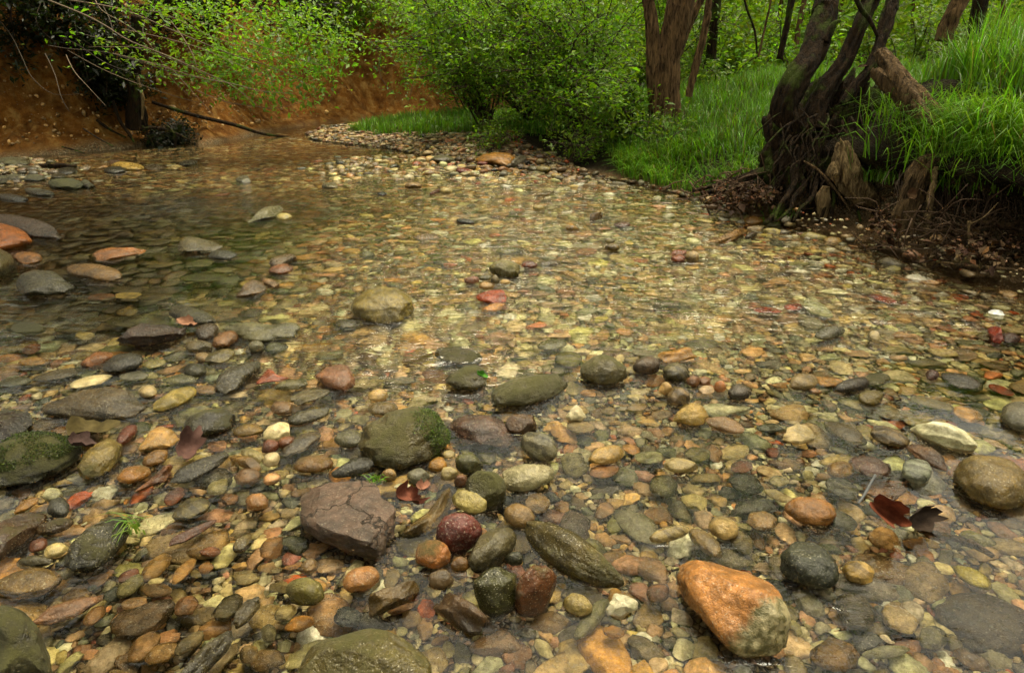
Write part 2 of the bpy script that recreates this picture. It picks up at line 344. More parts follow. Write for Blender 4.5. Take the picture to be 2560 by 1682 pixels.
def terrain(x, y):
    """z, sR, sC"""
    s, p = sdist(x, y, RB, [(90, 26), (90, -30), (2.9, -30)], True); sc = sdist(x, y, CB, [(40, 90), (-90, 90), (-90, -2)])
    w = np.stack((x*.9, y*.9, x*0), -1)
    s2 = s+.1*fbm(w*3, 3, 3)*sst(np.abs(s), 0, .3)
    i = np.clip(p.astype(int), 0, len(PR)-2); f = p-i
    zr = np.zeros(x.shape)
    for k in range(len(DS)-1):
        h0 = PR[i, k]*(1-f)+PR[i+1, k]*f; h1 = PR[i, k+1]*(1-f)+PR[i+1, k+1]*f
        t = np.clip((s2-DS[k])/(DS[k+1]-DS[k]), 0, 1); zr = np.where(s2 > DS[k], h0+(h1-h0)*t, zr)
    sc2 = sc+.25*fbm(w*1.5, 11, 4)*sst(sc, 0, .5)
    zc = np.interp(sc2, DC, HC)*(1-.75*sst(x, -.6, 1.6))+.1*fbm(w*4, 21, 5, .6)*sst(sc, 0, .4)
    zr = zr+.05*fbm(w*3.2, 31, 4)*sst(s, .1, 1.0)
    edge = np.minimum(-s, -sc)
    pool = sst(-x, .7, 1.6)*sst(y, 2.0, 2.6)*(1-sst(y, 4.2, 5.2))
    farp = sst(y, 6.6, 7.6)
    lb = np.exp(-((x+4.9)/1.0)**2-((y-5.75)/.75)**2)
    bed = .1*lb-((.025+.014*(1-sst(y, 2.2, 3.2)))*(1-.5*sst(y, 5, 6)*sst(x, -2.4, -1.4))+.04*(1-.75*sst(y, 5, 6)*sst(x, -2.4, -1.4))*sst(edge, 0, .9)+.11*pool+.05*farp)+.014*fbm(w*2.6, 41, 3)
    z = np.where(s > 0, np.maximum(zr, bed*(1-sst(s, 0, .1))), bed)
    z = np.where(sc > 0, np.maximum(z, zc), z)
    return z, s, sc
def axis(lo, hi, a, b, st, grow=1.13):
    c = list(np.arange(a, b+st/2, st)); d = st
    while c[-1] < hi: d *= grow; c.append(c[-1]+d)
    d = st; left = []; q = a
    while q > lo: d *= grow; q -= d; left.append(q)
    return np.array(left[::-1]+c)
gx = axis(-45, 45, -5.6, 4.4, .045); gy = axis(-8, 60, .2, 9.5, .045)
GX, GY = np.meshgrid(gx, gy); GZ, GS, GC = terrain(GX, GY)
uc = (sst(-GY, -4.6, -3.6))*sst(GS, -.02, .02)*sst(GX, 1.2, 1.7)*(1-sst(GS, .3, .6))   # undercut below the grassy lip
sh = uc*.42*sst(.46-GZ, 0, .2)
TV = np.stack((GX+sh*.93, GY+sh*.35, GZ), -1).reshape(-1, 3)
ny, nx = GX.shape; ii = (np.arange(ny-1)[:, None]*nx+np.arange(nx-1)[None])
TF = np.stack((ii, ii+1, ii+1+nx, ii+nx), -1).reshape(-1, 4)
wnz = fbm(np.stack((GX*.8, GY*.8, GX*0), -1), 55, 3)
clayw = sst(GC+.1*wnz, -.05, .12)
clayw = clayw*(1-sst(GZ+.3*wnz, 1.7, 2.3))*(1-sst(GX, -1.0, .4))
grassw = np.where(GS > 0, sst(GS+.12*wnz, .04, .2), 0)*(1-clayw)
barw = sst(-GX, -.6, .9)*sst(GY, 6, 7)          # gravel bar keeps its gravel
grassw = np.maximum(grassw*(1-barw*(1-sst(GS, .7, 1.3))), sst(GC, .5, 1.2)*(1-clayw))
sandw = np.maximum(sst(GS, -.3, .05)*(1-barw)*.8, sst(GY, 9.3, 10)*.7)*(1-sst(GZ, .03, .1))*(1-grassw)*(1-clayw)
tcol = np.stack((clayw, grassw, sandw), -1).reshape(-1, 3)
full = mesh('terrain_work', TV, TF); vnrm = np.zeros(len(TV)*3, np.float32); full.vertices.foreach_get('normal', vnrm); vnrm = vnrm.reshape(-1, 3)
bpy.data.meshes.remove(full)
fs = GS.reshape(-1)[TF].mean(1); fc = GC.reshape(-1)[TF].mean(1)
zone = np.where(fc > 0, 1, np.where(fs > .12, 2, 0))
for k, nm in enumerate(('stream_bed', 'clay_bank', 'forest_floor')):
    f = TF[zone == k]; u, inv = np.unique(f, return_inverse=True)
    me = mesh(nm, TV[u], inv.reshape(-1, 4), MG, tcol[u]); me.normals_split_custom_set_from_vertices(vnrm[u])
    tag(link(nm, me), ('shallow stream bed of fine brown gravel', 'steep bare orange clay bank behind the stream', 'earth of the grassy woodland floor')[k], ('stream bed', 'bank', 'ground')[k], kind='structure')
def zat(x, y): return float(terrain(np.array([x]), np.array([y]))[0][0])

# ------------------------------------------------------------------ stones that the photo shows one by one
KC = dict(tan=(178, 143, 92), cream=(205, 184, 138), white=(226, 216, 190), grey=(132, 126, 106), olive=(98, 86, 42), dark=(62, 56, 36), green=(72, 68, 34), orange=(196, 120, 52),
          peach=(214, 138, 74), rust=(136, 72, 34), brown=(112, 80, 48), purple=(104, 74, 62), maroon=(104, 48, 38), brick=(170, 72, 14), ochre=(172, 122, 44), amber=(180, 112, 44),
          pink=(190, 138, 108), blue=(92, 98, 96), moss=(78, 72, 26), black=(40, 34, 24), pale=(168, 162, 132), yellow=(168, 146, 76))
# crop, outline (ellipse cx,cy,a,b,rot  or polygon), e/w/s = stands out / awash / under water, colour, material, name, descriptor, anchor phrase
ST = [
('E', [(125,470),(150,400),(260,345),(400,318),(600,318),(690,360),(700,430),(770,470),(815,600),(800,680),(720,790),(640,790),(520,750),(330,680),(180,600)], 'f', (104,80,66), 'k', 'slab', '=large flat brown slab with dark cracks across its dry top', 'the cracked brown slab'),
('V', [(835,1040),(850,990),(900,945),(970,938),(1020,960),(1045,1000),(1040,1040),(1000,1075),(930,1095),(870,1080)], 'e', 'olive', 'm', 'boulder', '=rounded olive boulder with bright green moss along one shoulder', 'the mossy olive boulder'),
('V', (1115,1015,78,50,-10), 'w', (112,80,68), 's', 'boulder', '=purple-brown speckled stone lying half awash beside the mossy olive boulder', 'the purple speckled stone'),
('E', (1165,655,132,122,30), 'e', (112,52,42), 's', 'cobble', '=smooth maroon cobble, the reddest stone beside the cracked brown slab', 'the maroon cobble'),
('E', (1000,780,106,86,-10), 'e', 'peach', 'l', 'cobble', '=peach orange rounded cobble between the cracked brown slab and maroon cobble', 'the peach cobble'),
('E', (1355,750,165,98,40), 'e', (96,86,52), 'p', 'cobble', '=long grey-olive cobble slanting beside the maroon cobble', 'the slanting grey-olive cobble'),
('E', [(1560,640),(1590,585),(1700,580),(1850,650),(1960,740),(2070,860),(2090,920),(2040,965),(1900,950),(1750,870),(1620,770)], 'e', (92,78,24), 'w', 'boulder', '=long glistening wet green-brown boulder with a bright streak on top', 'the long wet green boulder'),
('E', [(1235,930),(1300,870),(1400,855),(1510,880),(1510,980),(1480,1110),(1390,1175),(1300,1120),(1260,1020)], 'e', (76,74,34), 'w', 'cobble', '=dark green heart-shaped cobble beside the rusty brown egg-shaped one', 'the heart-shaped green cobble'),
('E', (1615,990,165,112,75), 'e', (120,74,40), 'w', 'cobble', '=rusty brown egg-shaped cobble standing beside the heart-shaped green cobble', 'the rusty egg-shaped cobble'),
('F', [(310,900),(340,810),(420,785),(560,800),(720,860),(860,950),(920,1060),(960,1150),(975,1270),(930,1340),(780,1370),(640,1380),(540,1310),(440,1200),(340,1060)], 'e', (206,142,78), 'o', 'boulder', '=big orange granite boulder with a grey mossy front below its orange band', 'the orange granite boulder'),
('V', (860,1562,145,96,0), 'e', (100,88,36), 'l', 'boulder', '=large smooth olive boulder cut off by the bottom edge of the view', 'the large olive bottom boulder'),
('F', (1100,835,172,135,-20), 'e', (66,68,50), 's', 'cobble', '=round dark grey-green cobble close behind the orange granite boulder', 'the dark grey-green cobble'),
('E', [(640,1030),(690,960),(880,885),(905,990),(920,1060),(690,1140),(650,1130)], 'a', (106,82,34), 'p', 'block', '=sharp-edged olive-brown block with a dark face towards the water', 'the sharp-edged olive block'),
('E', [(990,1080),(1030,1000),(1090,1000),(1220,1070),(1290,1140),(1270,1220),(1240,1270),(1130,1190)], 'a', (92,66,34), 'p', 'block', '=angular brown block slanting into the water below the brown pebble', 'the slanting brown block'),
('E', (1220,455,105,72,-15), 'e', (204,186,120), 'l', 'cobble', '=cream yellow lumpy cobble lying against a bigger green one', 'the cream yellow cobble'),
('E', (1320,400,118,118,0), 'e', (92,86,40), 'm', 'cobble', '=round green-brown cobble behind the cream yellow lumpy cobble', None),
('E', [(820,640),(900,580),(980,520),(1050,430),(1090,370),(1130,420),(1120,500),(1060,600),(1030,660),(950,690)], 'w', (142,114,66), 'p', 'cobble', '=tapering tan-brown stone between cracked brown slab and maroon cobble', None),
('E', (305,235,122,54,5), 'e', 'ochre', 'l', 'cobble', '=ochre oval cobble with green flecks behind the cracked brown slab', 'the ochre oval cobble'),
('E', (540,260,125,48,15), 'a', 'dark', 'p', 'slab', '=dark jagged wedge of rock between mossy boulder and cracked slab', None),
('E', (1215,235,75,72,0), 'e', (92,90,44), 'p', 'cobble', '=small green-olive stone in front of the purple speckled stone', None),
('E', (925,310,65,55,0), 'e', 'grey', 'p', 'cobble', '=upright grey stone in front of the mossy olive boulder', None),
('E', (745,305,45,42,0), 'e', 'tan', 'p', 'pebble', '=tan pebble tucked between mossy olive boulder and cracked slab', None),
('E', (1035,240,62,42,15), 'e', (206,146,40), 'p', 'pebble', '=bright yellow-orange pebble touching the mossy olive boulder', None),
('E', (1100,290,52,44,0), 'e', 'cream', 'p', 'pebble', '=cream pebble just in front of the bright yellow-orange pebble', None),
('E', (1100,178,38,26,0), 'e', 'cream', 'p', 'pebble', '=small cream pebble between the mossy olive boulder and purple stone', None),
('E', (1170,340,40,44,0), 'e', (140,94,66), 'p', 'pebble', 'brown pebble', None),
('E', (825,370,50,24,0), 'e', 'white', 's', 'pebble', 'white crumbly pebble', None),
('E', (245,990,110,85,-15), 'e', (142,130,58), 'l', 'cobble', '=yellow-green speckled cobble standing alone in front of the cracked slab', 'the yellow-green cobble'),
('E', (580,920,112,74,20), 'e', (204,142,80), 'l', 'cobble', '=lumpy orange-tan cobble in front of the cracked brown slab', 'the lumpy orange cobble'),
('E', (1165,835,55,48,0), 'e', (140,98,36), 'p', 'pebble', '=small brown pebble between the maroon cobble and heart-shaped green cobble', None),
('E', (1050,920,75,62,0), 'e', (122,96,62), 'p', 'cobble', '=dull brown stone just in front of the peach orange cobble', None),
('E', (1490,800,48,45,0), 'e', (74,72,44), 'p', 'pebble', 'small dark olive pebble', None),
('E', (1515,545,95,68,-20), 'e', (158,124,72), 'p', 'cobble', '=tan stone at the upper tip of the long wet green boulder', None),
('E', (1625,495,75,70,0), 's', 'tan', 'p', 'cobble', 'round tan stone', None),
('E', (1575,315,158,84,8), 'e', (176,166,134), 'l', 'cobble', '=pale cobble marbled with black and white behind the green-brown cobble', 'the marbled pale cobble'),
('E', (1635,135,114,88,-20), 'e', (142,134,108), 'b', 'cobble', '=grey-brown banded oval cobble beside the purple speckled stone', 'the banded grey cobble'),
('E', (2040,185,110,58,15), 'e', (196,160,96), 's', 'cobble', '=smooth tan oval cobble lying alone in the shallow water', 'the lone tan oval'),
('E', (2025,295,90,45,8), 's', (188,128,66), 'p', 'cobble', 'orange-tan cobble', None),
('E', [(2035,1100),(2070,1040),(2080,1005),(2160,1005),(2225,1060),(2220,1100),(2160,1120),(2130,1155),(2050,1130)], 'e', (240,234,222), 'p', 'quartz_stone', '=knobbly bright white quartz stone near the orange granite boulder', 'the white quartz'),
('E', (1865,1075,90,65,-20), 'e', (196,172,116), 'l', 'cobble', '=cream tan cobble next to the white quartz stone', None),
('E', (1950,1175,150,58,55), 's', (150,146,104), 'p', 'cobble', '=long pale grey-green stone under water beside the white quartz', None),
('E', (2080,1250,62,42,-15), 's', (198,140,58), 'p', 'pebble', 'angular ochre pebble', None),
('V', (1213,985,36,25,10), 'a', (104,74,46), 'p', 'cobble', '=chunky dark brown stone just beyond the banded grey oval cobble', None),
('B', [(1545,1420),(1580,1370),(1615,1340),(1650,1360),(1678,1420),(1640,1448),(1570,1440)], 'e', (236,224,200), 'p', 'cobble', '=bright white triangular stone alone in mid stream', 'the white triangular stone'),
('B', (1640,1500,85,45,-5), 's', (172,148,106), 'p', 'cobble', 'flat tan stone', None),
('B', [(790,1200),(830,1140),(920,1095),(990,1090),(1060,1150),(1050,1220),(980,1260),(850,1250)], 'e', (94,84,44), 'm', 'boulder', '=mossy olive rock with a bright green leaf on its side', 'the mossy mid-stream rock'),
('B', (1320,1250,242,92,15), 'e', (112,102,58), 'm', 'boulder', '=long mossy boulder with a ragged surface, awash in mid stream', 'the long mossy boulder'),
('B', (875,1040,150,60,-8), 'w', (98,86,48), 'm', 'boulder', '=low mossy rock awash behind the mossy olive rock', None),
('B', (1800,1130,146,100,0), 'e', (116,104,62), 'm', 'boulder', '=rough round rock with a dark hollow in its top', 'the hollow-topped rock'),
('C', [(-40,880),(-30,855),(60,845),(120,830),(180,830),(210,855),(190,890),(100,915),(20,930)], 'a', (204,146,52), 'p', 'block', '=bright ochre jagged rock lying on two dark stones', 'the ochre jagged rock'),
('B', (2065,1095,88,58,0), 'e', (92,68,38), 'p', 'cobble', '=dark brown round cobble under the ochre jagged rock', None),
('C', (75,985,86,62,0), 'e', (110,98,62), 'b', 'cobble', '=grey-olive striped cobble in front of the ochre jagged rock', None),
('C', (95,1145,74,60,0), 'e', (170,140,98), 'b', 'cobble', '=tan cobble with brown stripes just behind the yellow-tan pyramid stone', None),
('C', [(50,1290),(100,1210),(180,1165),(240,1190),(278,1260),(250,1310),(150,1330)], 'e', (200,166,96), 'l', 'cobble', '=yellow-tan pyramid-shaped cobble beyond the lone tan oval', 'the pyramid-shaped tan cobble'),
('C', (380,1310,125,46,-15), 'e', (178,136,90), 's', 'cobble', '=flat tan cobble with a reddish patch beside the pyramid-shaped cobble', None),
('C', (355,1075,40,44,0), 'e', (214,142,92), 'p', 'pebble', '=salmon orange pebble in the cluster in front of the striped cobble', None),
('C', (268,1095,50,30,0), 'e', (222,190,164), 'p', 'pebble', '=pinkish white pebble beside the salmon orange pebble', None),
('C', (185,1045,46,38,0), 'e', (172,116,70), 'p', 'pebble', 'rusty tan pebble', None),
('C', (252,1040,46,32,0), 'e', (190,128,78), 'p', 'pebble', 'orange-brown pebble', None),
('C', (12,1090,44,46,0), 'e', (216,176,120), 'p', 'pebble', '=round cream-orange pebble close to the tan brown-striped cobble', None),
('C', (475,1110,74,54,0), 'e', (88,74,58), 'p', 'cobble', 'dark grey-brown cobble', None),
('C', (875,1045,92,52,10), 'e', (164,138,92), 's', 'cobble', '=speckled tan cobble behind the dark loaf-shaped stone', None),
('C', (1195,1065,110,46,15), 'e', (72,58,40), 'p', 'cobble', '=dark brown loaf-shaped stone sloping between two olive cobbles', 'the dark loaf-shaped stone'),
('C', (1300,1145,82,50,0), 'e', (148,126,58), 'l', 'cobble', '=yellow-green cobble just in front of the dark loaf-shaped stone', None),
('C', (1345,1035,80,52,0), 'w', (116,104,52), 'l', 'cobble', '=olive cobble half awash behind the dark loaf-shaped stone', None),
('C', [(710,1380),(770,1330),(840,1305),(910,1350),(940,1400),(860,1435),(780,1425)], 'a', (214,190,146), 'p', 'cobble', '=cream facetted cobble with a pointed top', 'the cream facetted cobble'),
('C', [(1535,1340),(1600,1300),(1690,1275),(1800,1300),(1890,1360),(1950,1440),(1940,1490),(1800,1500),(1640,1430)], 'e', (242,236,208), 'p', 'boulder', '=big cream-white rough boulder, the palest large stone in the stream', 'the big cream-white boulder'),
('V', (2312,1120,98,60,-20), 'e', (140,116,60), 's', 'boulder', '=large olive-tan boulder cut by the view edge, in front of the cream-white boulder', 'the olive-tan edge boulder'),
('F', [(1660,130),(1720,115),(1830,135),(1890,180),(1935,270),(1900,280),(1800,240),(1720,190)], 'e', (124,86,52), 'p', 'slab', '=brown wedge-shaped stone lying below the big cream-white boulder', None),
('F', (1460,265,125,75,-15), 'w', (118,84,72), 's', 'cobble', '=purple-brown rounded cobble behind the curled dark leaf', None),
('F', (1740,280,100,74,-15), 'e', (156,160,150), 'b', 'cobble', '=pale blue-grey stone with dark stripes below the brown wedge stone', None),
('F', (1280,280,80,62,0), 'w', (160,120,56), 's', 'cobble', 'ochre cobble', None),
('F', (1310,60,130,62,-25), 'w', (104,88,50), 'p', 'slab', '=dark olive slab behind the cream facetted cobble', None),
('F', (1580,75,120,56,-15), 'e', (146,120,76), 'b', 'slab', '=olive-tan layered stone beside the big cream-white boulder', None),
('F', (1115,520,155,84,-10), 'e', (178,122,56), 'p', 'cobble', '=amber brown wide cobble behind the dark grey-green cobble', 'the amber wide cobble'),
('F', (820,585,92,68,-20), 'w', (172,136,84), 's', 'cobble', '=tan granular cobble beside the amber brown wide cobble', None),
('F', (590,615,90,72,-20), 'e', (196,166,112), 'l', 'cobble', '=cream-tan cobble with a broad flat top behind the granite boulder', None),
('F', (485,710,125,62,-40), 'w', (160,132,84), 'p', 'cobble', '=slanting tan stone directly behind the orange granite boulder', None),
('F', (690,720,85,60,-50), 's', (142,124,78), 'p', 'cobble', 'olive-tan cobble', None),
('F', (275,650,120,46,15), 'e', (196,172,124), 'b', 'cobble', 'long cream cobble', None),
('F', (1390,880,106,66,-15), 'e', (198,162,92), 'b', 'cobble', '=yellow-tan ribbed cobble beside the dark grey-green cobble', None),
('F', (1640,1180,122,94,-30), 's', (206,178,128), 's', 'cobble', '=cream lumpy cobble under water beyond the granite boulder', None),
('F', (1715,1130,78,62,-40), 's', (196,182,160), 'p', 'cobble', '=pale pinkish-grey cobble touching the cream lumpy one under water', None),
('F', (1825,1290,85,78,0), 's', (128,122,82), 'p', 'cobble', 'grey-green rounded cobble', None),
('F', (1550,1370,145,42,5), 's', (150,146,112), 'p', 'cobble', 'pale grey-green finger-shaped stone', None),
('F', (2150,1240,330,200,-20), 's', (92,76,46), 'p', 'slab', '=huge dark brown slab lying under water in the near corner', 'the dark sunken slab'),
('F', (2070,915,130,58,-30), 'w', (184,166,76), 'l', 'cobble', '=yellow-green forked stone behind the dark sunken slab', None),
('F', (335,245,105,48,-5), 'e', (196,172,122), 's', 'cobble', 'cream speckled cobble', None),
('F', (440,195,72,52,0), 's', (150,136,76), 'l', 'cobble', 'yellow-green cobble', None),
('F', (150,215,85,44,0), 's', (160,158,120), 'p', 'cobble', 'pale green cobble', None),
('F', (230,390,82,78,0), 's', (110,104,54), 's', 'cobble', 'round green cobble', None),
('F', (915,440,85,34,-20), 's', (200,180,136), 'p', 'cobble', 'long cream cobble', None),
('F', (920,355,60,38,0), 's', (178,164,124), 's', 'pebble', 'pale speckled pebble', None),
('F', (700,270,70,42,10), 's', (146,84,50), 'p', 'cobble', 'red-brown cobble', None),
('F', (205,1020,74,64,30), 's', (152,106,72), 'p', 'cobble', 'dusty orange cobble', None),
('F', (1240,1400,150,110,0), 's', (140,106,54), 'p', 'cobble', '=broad ochre-brown stone under water in front of the granite boulder', None),
('F', (1370,1140,130,110,-50), 's', (100,84,52), 'p', 'slab', '=flat dark brown stone under water beside the orange granite boulder', None),
('F', (1280,590,110,60,-30), 's', (96,90,66), 'p', 'cobble', 'dark grey-green cobble', None),
('F', (730,380,100,66,-20), 's', (82,82,66), 'p', 'cobble', 'slate grey stone', None),
('F', (1290,400,105,62,-25), 's', (132,128,116), 'b', 'slab', 'grey layered stone', None),
('A', [(285,1385),(300,1360),(380,1310),(500,1255),(680,1230),(800,1250),(880,1310),(890,1370),(840,1430),(700,1450),(450,1430)], 'e', (92,74,36), 's', 'boulder', '=large dark teardrop-shaped boulder with golden speckles on top', 'the teardrop-shaped boulder'),
('D', [(395,880),(440,760),(540,660),(680,590),(790,590),(820,650),(780,750),(700,850),(560,930),(440,930)], 'e', (66,60,30), 'w', 'boulder', '=dark green smooth long boulder beside the small grass tuft', 'the dark green long boulder'),
('D', [(-60,700),(20,610),(150,555),(270,560),(290,600),(240,680),(150,770),(20,860),(-60,880)], 'e', (98,70,44), 'w', 'boulder', '=smooth brown boulder cut by the view edge near the dark green one', 'the smooth brown edge boulder'),
('D', (630,215,165,92,35), 'e', (150,128,64), 'l', 'boulder', '=yellow-olive barrel-shaped cobble with a patch of moss', 'the barrel-shaped cobble'),
('D', [(855,172),(895,110),(930,50),(1010,20),(1090,40),(1125,100),(1080,150),(960,165)], 'e', (206,160,96), 's', 'cobble', '=orange-tan granite cobble behind the barrel-shaped cobble', 'the orange-tan granite cobble'),
('D', (975,215,86,50,25), 'e', (162,116,48), 'p', 'cobble', '=ochre oval pebble in front of the orange-tan granite cobble', None),
('D', (840,315,108,58,15), 'e', (206,140,56), 'l', 'cobble', '=bright ochre-orange cobble beside the barrel-shaped cobble', None),
('D', [(850,410),(930,340),(1060,255),(1080,300),(1060,370),(900,400)], 'a', (138,84,40), 'p', 'block', '=rust-coloured sharp wedge beside the bright ochre-orange cobble', None),
('D', [(1080,340),(1120,280),(1250,215),(1380,180),(1440,190),(1400,250),(1280,330),(1180,370),(1110,365)], 'e', (70,60,30), 's', 'boulder', '=long dark pointed cobble beside the rust-coloured wedge', 'the long dark pointed cobble'),
('A', (1755,1510,90,62,15), 'e', (236,218,180), 'p', 'cobble', '=bright white cobble beyond the long dark pointed cobble', 'the bright white cobble'),
('D', (1700,140,55,46,30), 'e', (140,78,48), 'p', 'pebble', '=brick brown pebble touching the front of the bright white cobble', None),
('D', (1800,115,52,42,15), 'e', (164,98,56), 'p', 'pebble', '=orange-brown pebble beside the brick brown pebble', None),
('D', (1590,195,74,42,-25), 'e', (210,190,140), 'l', 'pebble', 'cream pebble', None),
('D', (1706,220,54,48,0), 'e', (220,198,164), 'p', 'pebble', 'white pebble', None),
('D', (1545,240,96,40,-20), 'a', (166,126,64), 'p', 'pebble', 'angular ochre wedge', None),
('D', (1615,490,68,62,0), 'e', (184,128,66), 's', 'pebble', '=amber pebble alone in the water beside the cracked brown slab', None),
('D', (1560,345,86,76,0), 'w', (132,98,64), 'p', 'cobble', 'round brown cobble', None),
('D', (1710,345,60,42,20), 'w', (200,150,100), 'p', 'pebble', 'peach pebble', None),
('D', (1375,415,76,50,20), 's', (164,154,112), 's', 'cobble', 'grey-tan cobble', None),
('D', (1105,470,76,48,35), 's', (140,80,52), 'p', 'cobble', 'rust-red cobble', None),
('D', (1445,490,52,46,0), 's', (176,122,66), 'p', 'pebble', 'orange-tan pebble', None),
('D', (325,445,62,46,0), 'e', (206,200,170), 's', 'pebble', '=white stone peppered black beside a blue-grey one', None),
('D', (375,525,75,66,0), 'e', (78,76,68), 'p', 'cobble', '=blue-grey cobble beside the white stone peppered with black', None),
('D', (165,510,86,32,30), 'e', (182,130,52), 'p', 'pebble', '=long ochre pebble pointing at the blue-grey cobble', None),
('D', (345,640,112,52,15), 'e', (104,78,42), 'l', 'cobble', '=rough brown cobble behind the dark green long boulder', None),
('D', (350,790,80,50,20), 'e', (216,194,140), 'p', 'pebble', '=cream pebble between the dark green and smooth brown boulders', None),
('D', (220,860,106,36,0), 'e', (104,94,64), 'p', 'cobble', 'flat grey-olive cobble', None),
('D', (240,760,66,42,25), 'e', (126,72,38), 'p', 'pebble', 'rusty pebble', None),
('D', (190,1010,215,105,10), 'w', (142,112,58), 's', 'slab', '=broad tan granular slab awash in front of smooth brown edge boulder', 'the broad tan slab'),
('D', [(225,1230),(330,1140),(500,1090),(690,1065),(640,1130),(500,1220),(300,1290)], 'w', (140,98,62), 'p', 'slab', '=pointed pinkish-brown slab beside the dark corner boulder', None),
('D', [(-60,1180),(60,1160),(160,1190),(230,1270),(290,1380),(340,1470),(350,1640),(-60,1640)], 'e', (58,50,22), 'M', 'boulder', '=dark mossy boulder filling the near corner by the pointed slab', 'the dark corner boulder'),
('D', (985,925,115,62,45), 's', (178,140,82), 'p', 'cobble', 'tan oval cobble', None),
('D', (1160,940,98,48,52), 's', (196,152,96), 'p', 'cobble', 'orange-tan cobble', None),
('D', (990,1055,94,52,0), 's', (158,122,72), 'p', 'cobble', 'brown-tan cobble', None),
('D', (985,998,56,26,15), 's', (220,202,150), 'p', 'pebble', 'flat cream pebble', None),
('D', (810,970,76,42,25), 's', (142,86,56), 'p', 'cobble', 'brick-red cobble', None),
('D', (1300,920,50,42,40), 's', (186,134,78), 'p', 'pebble', 'orange pebble', None),
('D', (1325,815,70,32,5), 's', (180,108,60), 'p', 'pebble', 'rust-orange flat pebble', None),
('D', (820,1030,105,58,40), 's', (150,142,96), 's', 'cobble', 'speckled grey-green cobble', None),
('D', (845,1140,86,42,10), 's', (186,144,96), 'p', 'cobble', 'pinkish tan cobble', None),
('D', [(1460,1250),(1480,1180),(1540,1110),(1640,1075),(1630,1150),(1560,1240),(1490,1285)], 'e', (88,74,34), 'p', 'cobble', '=olive-brown leaning stone with one edge above the water', 'the leaning olive stone'),
('D', (1440,1170,120,66,45), 's', (108,96,60), 'p', 'slab', 'grey-olive slab', None),
('D', [(1080,1640),(1180,1500),(1300,1370),(1420,1310),(1475,1340),(1440,1420),(1330,1530),(1230,1640)], 'e', (78,66,26), 'l', 'boulder', '=dark olive long stone rising from the bottom edge', 'the dark olive long stone'),
('D', [(1070,730),(1120,690),(1220,640),(1360,585),(1350,625),(1260,690),(1150,750),(1090,755)], 'e', (108,62,28), 'p', 'slab', '=rusty brown splinter of stone with a dark end', None),
('D', (1205,545,130,74,20), 'w', (138,122,70), 'b', 'cobble', '=green-tan banded stone awash behind the rusty brown splinter', None),
('D', (1530,755,75,52,50), 'w', (128,110,64), 's', 'cobble', 'olive-brown cobble', None),
('D', (920,1420,130,76,40), 's', (172,132,84), 'p', 'cobble', 'pinkish tan oval cobble', None),
('D', (1025,1455,116,70,30), 's', (180,142,88), 's', 'cobble', 'sandy tan cobble', None),
('D', (1172,1160,84,66,40), 's', (150,108,72), 'p', 'cobble', 'brown oval cobble', None),
('D', (600,1220,90,46,45), 's', (176,130,78), 'p', 'cobble', 'tan long pebble', None),
('D', (900,1250,220,110,25), 's', (112,88,58), 'p', 'slab', 'wide dull brown slab', None),
('D', (1885,1270,84,58,20), 's', (206,146,60), 'p', 'pebble', 'golden orange pebble', None),
('D', (1695,1335,52,64,0), 's', (140,130,92), 'p', 'cobble', 'grey-green oval pebble', None),
('D', (1800,1200,76,52,25), 's', (176,158,110), 'p', 'cobble', 'grey-tan oval pebble', None),
('D', (1570,1460,62,58,40), 's', (172,142,92), 'p', 'cobble', 'tan round cobble', None),
('D', (1690,1500,110,80,0), 's', (140,112,68), 'p', 'cobble', 'dull brown cobble', None),
('D', (1190,1395,110,50,40), 's', (152,134,100), 'p', 'cobble', 'grey-tan long cobble', None),
('D', (2190,1230,95,70,0), 's', (76,78,74), 'b', 'cobble', 'slate blue cobble', None),
('D', (2190,90,86,54,0), 'e', (118,112,84), 's', 'cobble', '=grey cobble peppered with black beside the mossy olive boulder', None),
('D', (1945,905,68,55,50), 'w', (150,118,72), 's', 'pebble', 'tan leaning pebble', None),
('D', (1900,130,150,60,30), 'w', (104,88,62), 'p', 'slab', '=flat grey-brown stone awash beside the bright white cobble', None),
('V', [(-40,1085),(0,1030),(60,1005),(130,1005),(175,1030),(185,1060),(150,1100),(80,1125),(-40,1140)], 'e', (46,42,18), 'M', 'boulder', '=dark flat boulder thickly covered in moss at the stream edge', 'the moss-covered dark boulder'),
('V', [(-40,965),(10,955),(60,955),(85,975),(80,1000),(40,1025),(0,1035),(-40,1035)], 'a', (56,40,28), 'l', 'block', '=crumbly dark brown block behind the moss-covered dark boulder', 'the crumbly dark block'),
('A', [(740,930),(790,860),(900,825),(1080,815),(1150,870),(1120,940),(1000,985),(860,1000),(750,980)], 'a', (74,50,34), 'p', 'boulder', '=dark brown boulder with chipped faces at the edge of the still pool', 'the chipped dark boulder'),
('A', [(1410,870),(1480,825),(1600,820),(1720,840),(1840,815),(1885,860),(1850,920),(1700,945),(1540,940)], 'e', (124,118,78), 's', 'boulder', '=long low grey-green boulder with a sagging middle', 'the long low grey-green boulder'),
('A', (1210,780,150,52,-12), 'e', (84,76,46), 'l', 'cobble', '=olive-grey oblong stone behind the chipped dark boulder', None),
('A', (1310,880,76,54,15), 'e', (82,62,36), 'p', 'cobble', '=shiny dark brown pebble beside the chipped dark boulder', None),
('A', (1420,930,86,50,20), 'e', (146,98,46), 's', 'cobble', '=amber brown oval stone leaning on the long low grey-green boulder', None),
('A', (1255,970,78,42,0), 'e', (120,104,70), 's', 'cobble', '=black-and-tan speckled stone below the chipped dark boulder', None),
('A', (615,1050,92,42,15), 'e', (178,112,52), 's', 'cobble', '=orange speckled stone behind a dark smooth cobble', None),
